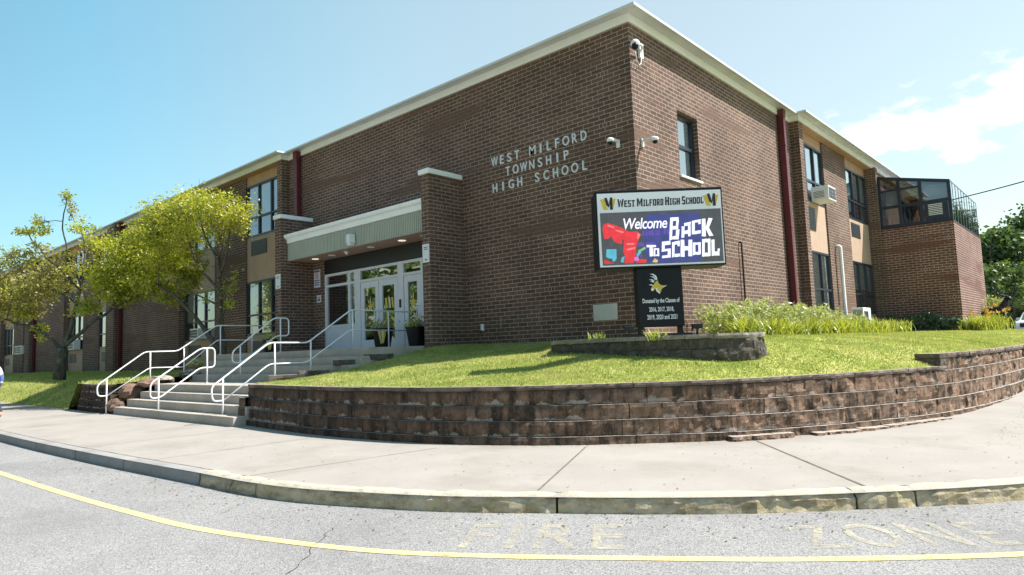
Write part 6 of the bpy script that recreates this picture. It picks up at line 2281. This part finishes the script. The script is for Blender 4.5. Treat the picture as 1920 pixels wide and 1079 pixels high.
# ------------------------------------------------------------------ person at the far left
def skin_body(name, pts, edges, radii, mat, parent, sub=2):
    me = bpy.data.meshes.new(name)
    me.from_pydata([tuple(p) for p in pts], edges, [])
    o = bpy.data.objects.new(name, me)
    COL.objects.link(o)
    o.parent = parent
    me.materials.append(mat)
    m = o.modifiers.new('skin', 'SKIN')
    for v, r in zip(me.skin_vertices[0].data if me.skin_vertices else [], radii): v.radius = (r, r)
    o.modifiers.new('sub', 'SUBSURF').levels = sub
    o.modifiers['sub'].render_levels = sub
    m.use_smooth_shade = True
    return o
def bake_skin(name, pts, edges, radii, mat, parent, sub=2):
    bm = bmesh.new()
    L = bm.verts.layers.skin.verify()
    vv = [bm.verts.new(p) for p in pts]
    for v, r in zip(vv, radii):
        v[L].radius = r if isinstance(r, tuple) else (r, r)
    vv[0][L].use_root = True
    for a, b in edges: bm.edges.new((vv[a], vv[b]))
    me = bpy.data.meshes.new(name)
    bm.to_mesh(me); bm.free()
    me.materials.append(mat)
    o = bpy.data.objects.new(name, me)
    COL.objects.link(o)
    o.parent = parent
    sk = o.modifiers.new('skin', 'SKIN'); sk.use_smooth_shade = True
    sb = o.modifiers.new('sub', 'SUBSURF'); sb.levels = sub; sb.render_levels = sub
    return o
PE = empty('person', (-16.24, -8.42, 0.15), 'person in a pale top with blue patches walking at the far left edge', 'person', None, R(115))
# local: x right, y forward, z up
pts = [(0, 0, 0.98), (0, 0, 1.15), (0, 0.01, 1.35), (0, 0, 1.46), (0, 0.02, 1.54), (0, 0.05, 1.62), (0, 0.06, 1.72),
       (-0.18, 0, 1.43), (-0.24, 0.03, 1.16), (-0.22, 0.16, 0.94), (-0.21, 0.20, 0.86),
       (0.18, 0, 1.43), (0.24, -0.05, 1.16), (0.24, -0.02, 0.92), (0.23, 0.0, 0.84),
       (-0.10, 0, 0.92), (-0.11, 0.14, 0.50), (-0.11, 0.10, 0.09), (-0.11, 0.24, 0.04),
       (0.10, 0, 0.92), (0.11, -0.06, 0.50), (0.11, -0.26, 0.12), (0.11, -0.16, 0.04)]
eds = [(0, 1), (1, 2), (2, 3), (3, 4), (4, 5), (5, 6), (3, 7), (7, 8), (8, 9), (9, 10), (3, 11), (11, 12), (12, 13), (13, 14), (0, 15), (15, 16), (16, 17), (17, 18), (0, 19), (19, 20), (20, 21), (21, 22)]
rad = [(0.16, 0.12), (0.145, 0.11), (0.17, 0.12), (0.09, 0.08), 0.055, (0.075, 0.09), (0.07, 0.085), 0.065, 0.05, 0.036, 0.03, 0.065, 0.05, 0.036, 0.03, 0.095, 0.07, 0.045, 0.035, 0.095, 0.07, 0.045, 0.035]
bake_skin('body', pts, eds, rad, SKIN, PE)
sp_ = [(0, 0, 0.90), (0, 0, 1.12), (0, 0.01, 1.35), (0, 0, 1.45), (-0.19, 0, 1.42), (-0.25, 0.03, 1.16), (-0.225, 0.14, 0.98), (0.19, 0, 1.42), (0.25, -0.05, 1.16), (0.245, -0.02, 0.96)]
bake_skin('shirt', sp_, [(0, 1), (1, 2), (2, 3), (3, 4), (4, 5), (5, 6), (3, 7), (7, 8), (8, 9)], [(0.20, 0.155), (0.19, 0.145), (0.205, 0.15), (0.11, 0.1), 0.085, 0.07, 0.055, 0.085, 0.07, 0.055], SHIRT, PE)
tp = [(0, 0, 0.95), (-0.10, 0, 0.90), (-0.11, 0.14, 0.50), (-0.11, 0.11, 0.12), (0.10, 0, 0.90), (0.11, -0.06, 0.50), (0.11, -0.24, 0.15)]
bake_skin('trousers', tp, [(0, 1), (1, 2), (2, 3), (0, 4), (4, 5), (5, 6)], [(0.17, 0.135), 0.11, 0.085, 0.065, 0.11, 0.085, 0.065], DENIM, PE)
g = MB()
g.ball((0, 0.035, 1.71), 0.115, 14, 10, (0.92, 1.05, 1.05))
g.build('hair', HAIR, PE, local=True, smooth=True)

# ------------------------------------------------------------------ overhead cable
g = MB()
pts = []
for k in range(25):
    t = k/24
    p = Vector((3.06, 20.0, 7.06)).lerp(Vector((16.5, 8.0, 7.9)), t)
    pts.append(p+Vector((0, 0, -1.3*4*t*(1-t)*0.32)))
g.tube(pts, 0.022, 6)
tag(g.build('overhead_cable', METAL, loc=(3.06, 20, 7.06)), 'dark overhead cable running from the sunroom corner to the right', 'cable')

# ------------------------------------------------------------------ litter
def scatter(n, region, size, mat, name, zf):
    C = []
    while len(C) < n:
        x, y = region()
        C.append((x, y, zf(x, y)))
    C = np.array(C)
    V, F = leaf_quads(C, size, aspect=0.5, droop=0)
    V = V.reshape(-1, 4, 3)
    V[:, :, 2] = C[:, 2][:, None]+np.abs(V[:, :, 2]-C[:, 2][:, None])*0.25
    return tag(np_mesh(name, V.reshape(-1, 3), F, mat), kind='stuff')
def near_kerb():
    s = random.uniform(s_near(-6, -9.1), s_near(7.6, -3.6))
    p, d = along(KL, KS, s)
    o = abs(random.gauss(0, 0.45))+0.03
    return p.x+d.y*o, p.y-d.x*o
scatter(520, near_kerb, 0.042, LITTER, 'leaf_litter', lambda x, y: 0.006)
def on_walk():
    s = random.uniform(s_near(-6, -9.1), s_near(8, -3))
    p, d = along(KL, KS, s)
    o = random.uniform(0.2, 2.6)
    return p.x-d.y*o, p.y+d.x*o
scatter(260, on_walk, 0.034, LITTER, 'leaf_litter', lambda x, y: 0.156+ramp_z(y))
def right_walk():
    return random.uniform(6.2, 7.6), random.uniform(-2.5, 7)
scatter(700, right_walk, 0.035, CLIP, 'grass_clippings', lambda x, y: 0.156+ramp_z(y))
def along_wall():
    s = random.random()*14
    p, d = along(WL, WS, s)
    o = abs(random.gauss(0, 0.05))+0.02
    return p.x+d.y*o, p.y-d.x*o
scatter(500, along_wall, 0.03, CLIP, 'grass_clippings', lambda x, y: 0.156+ramp_z(y))
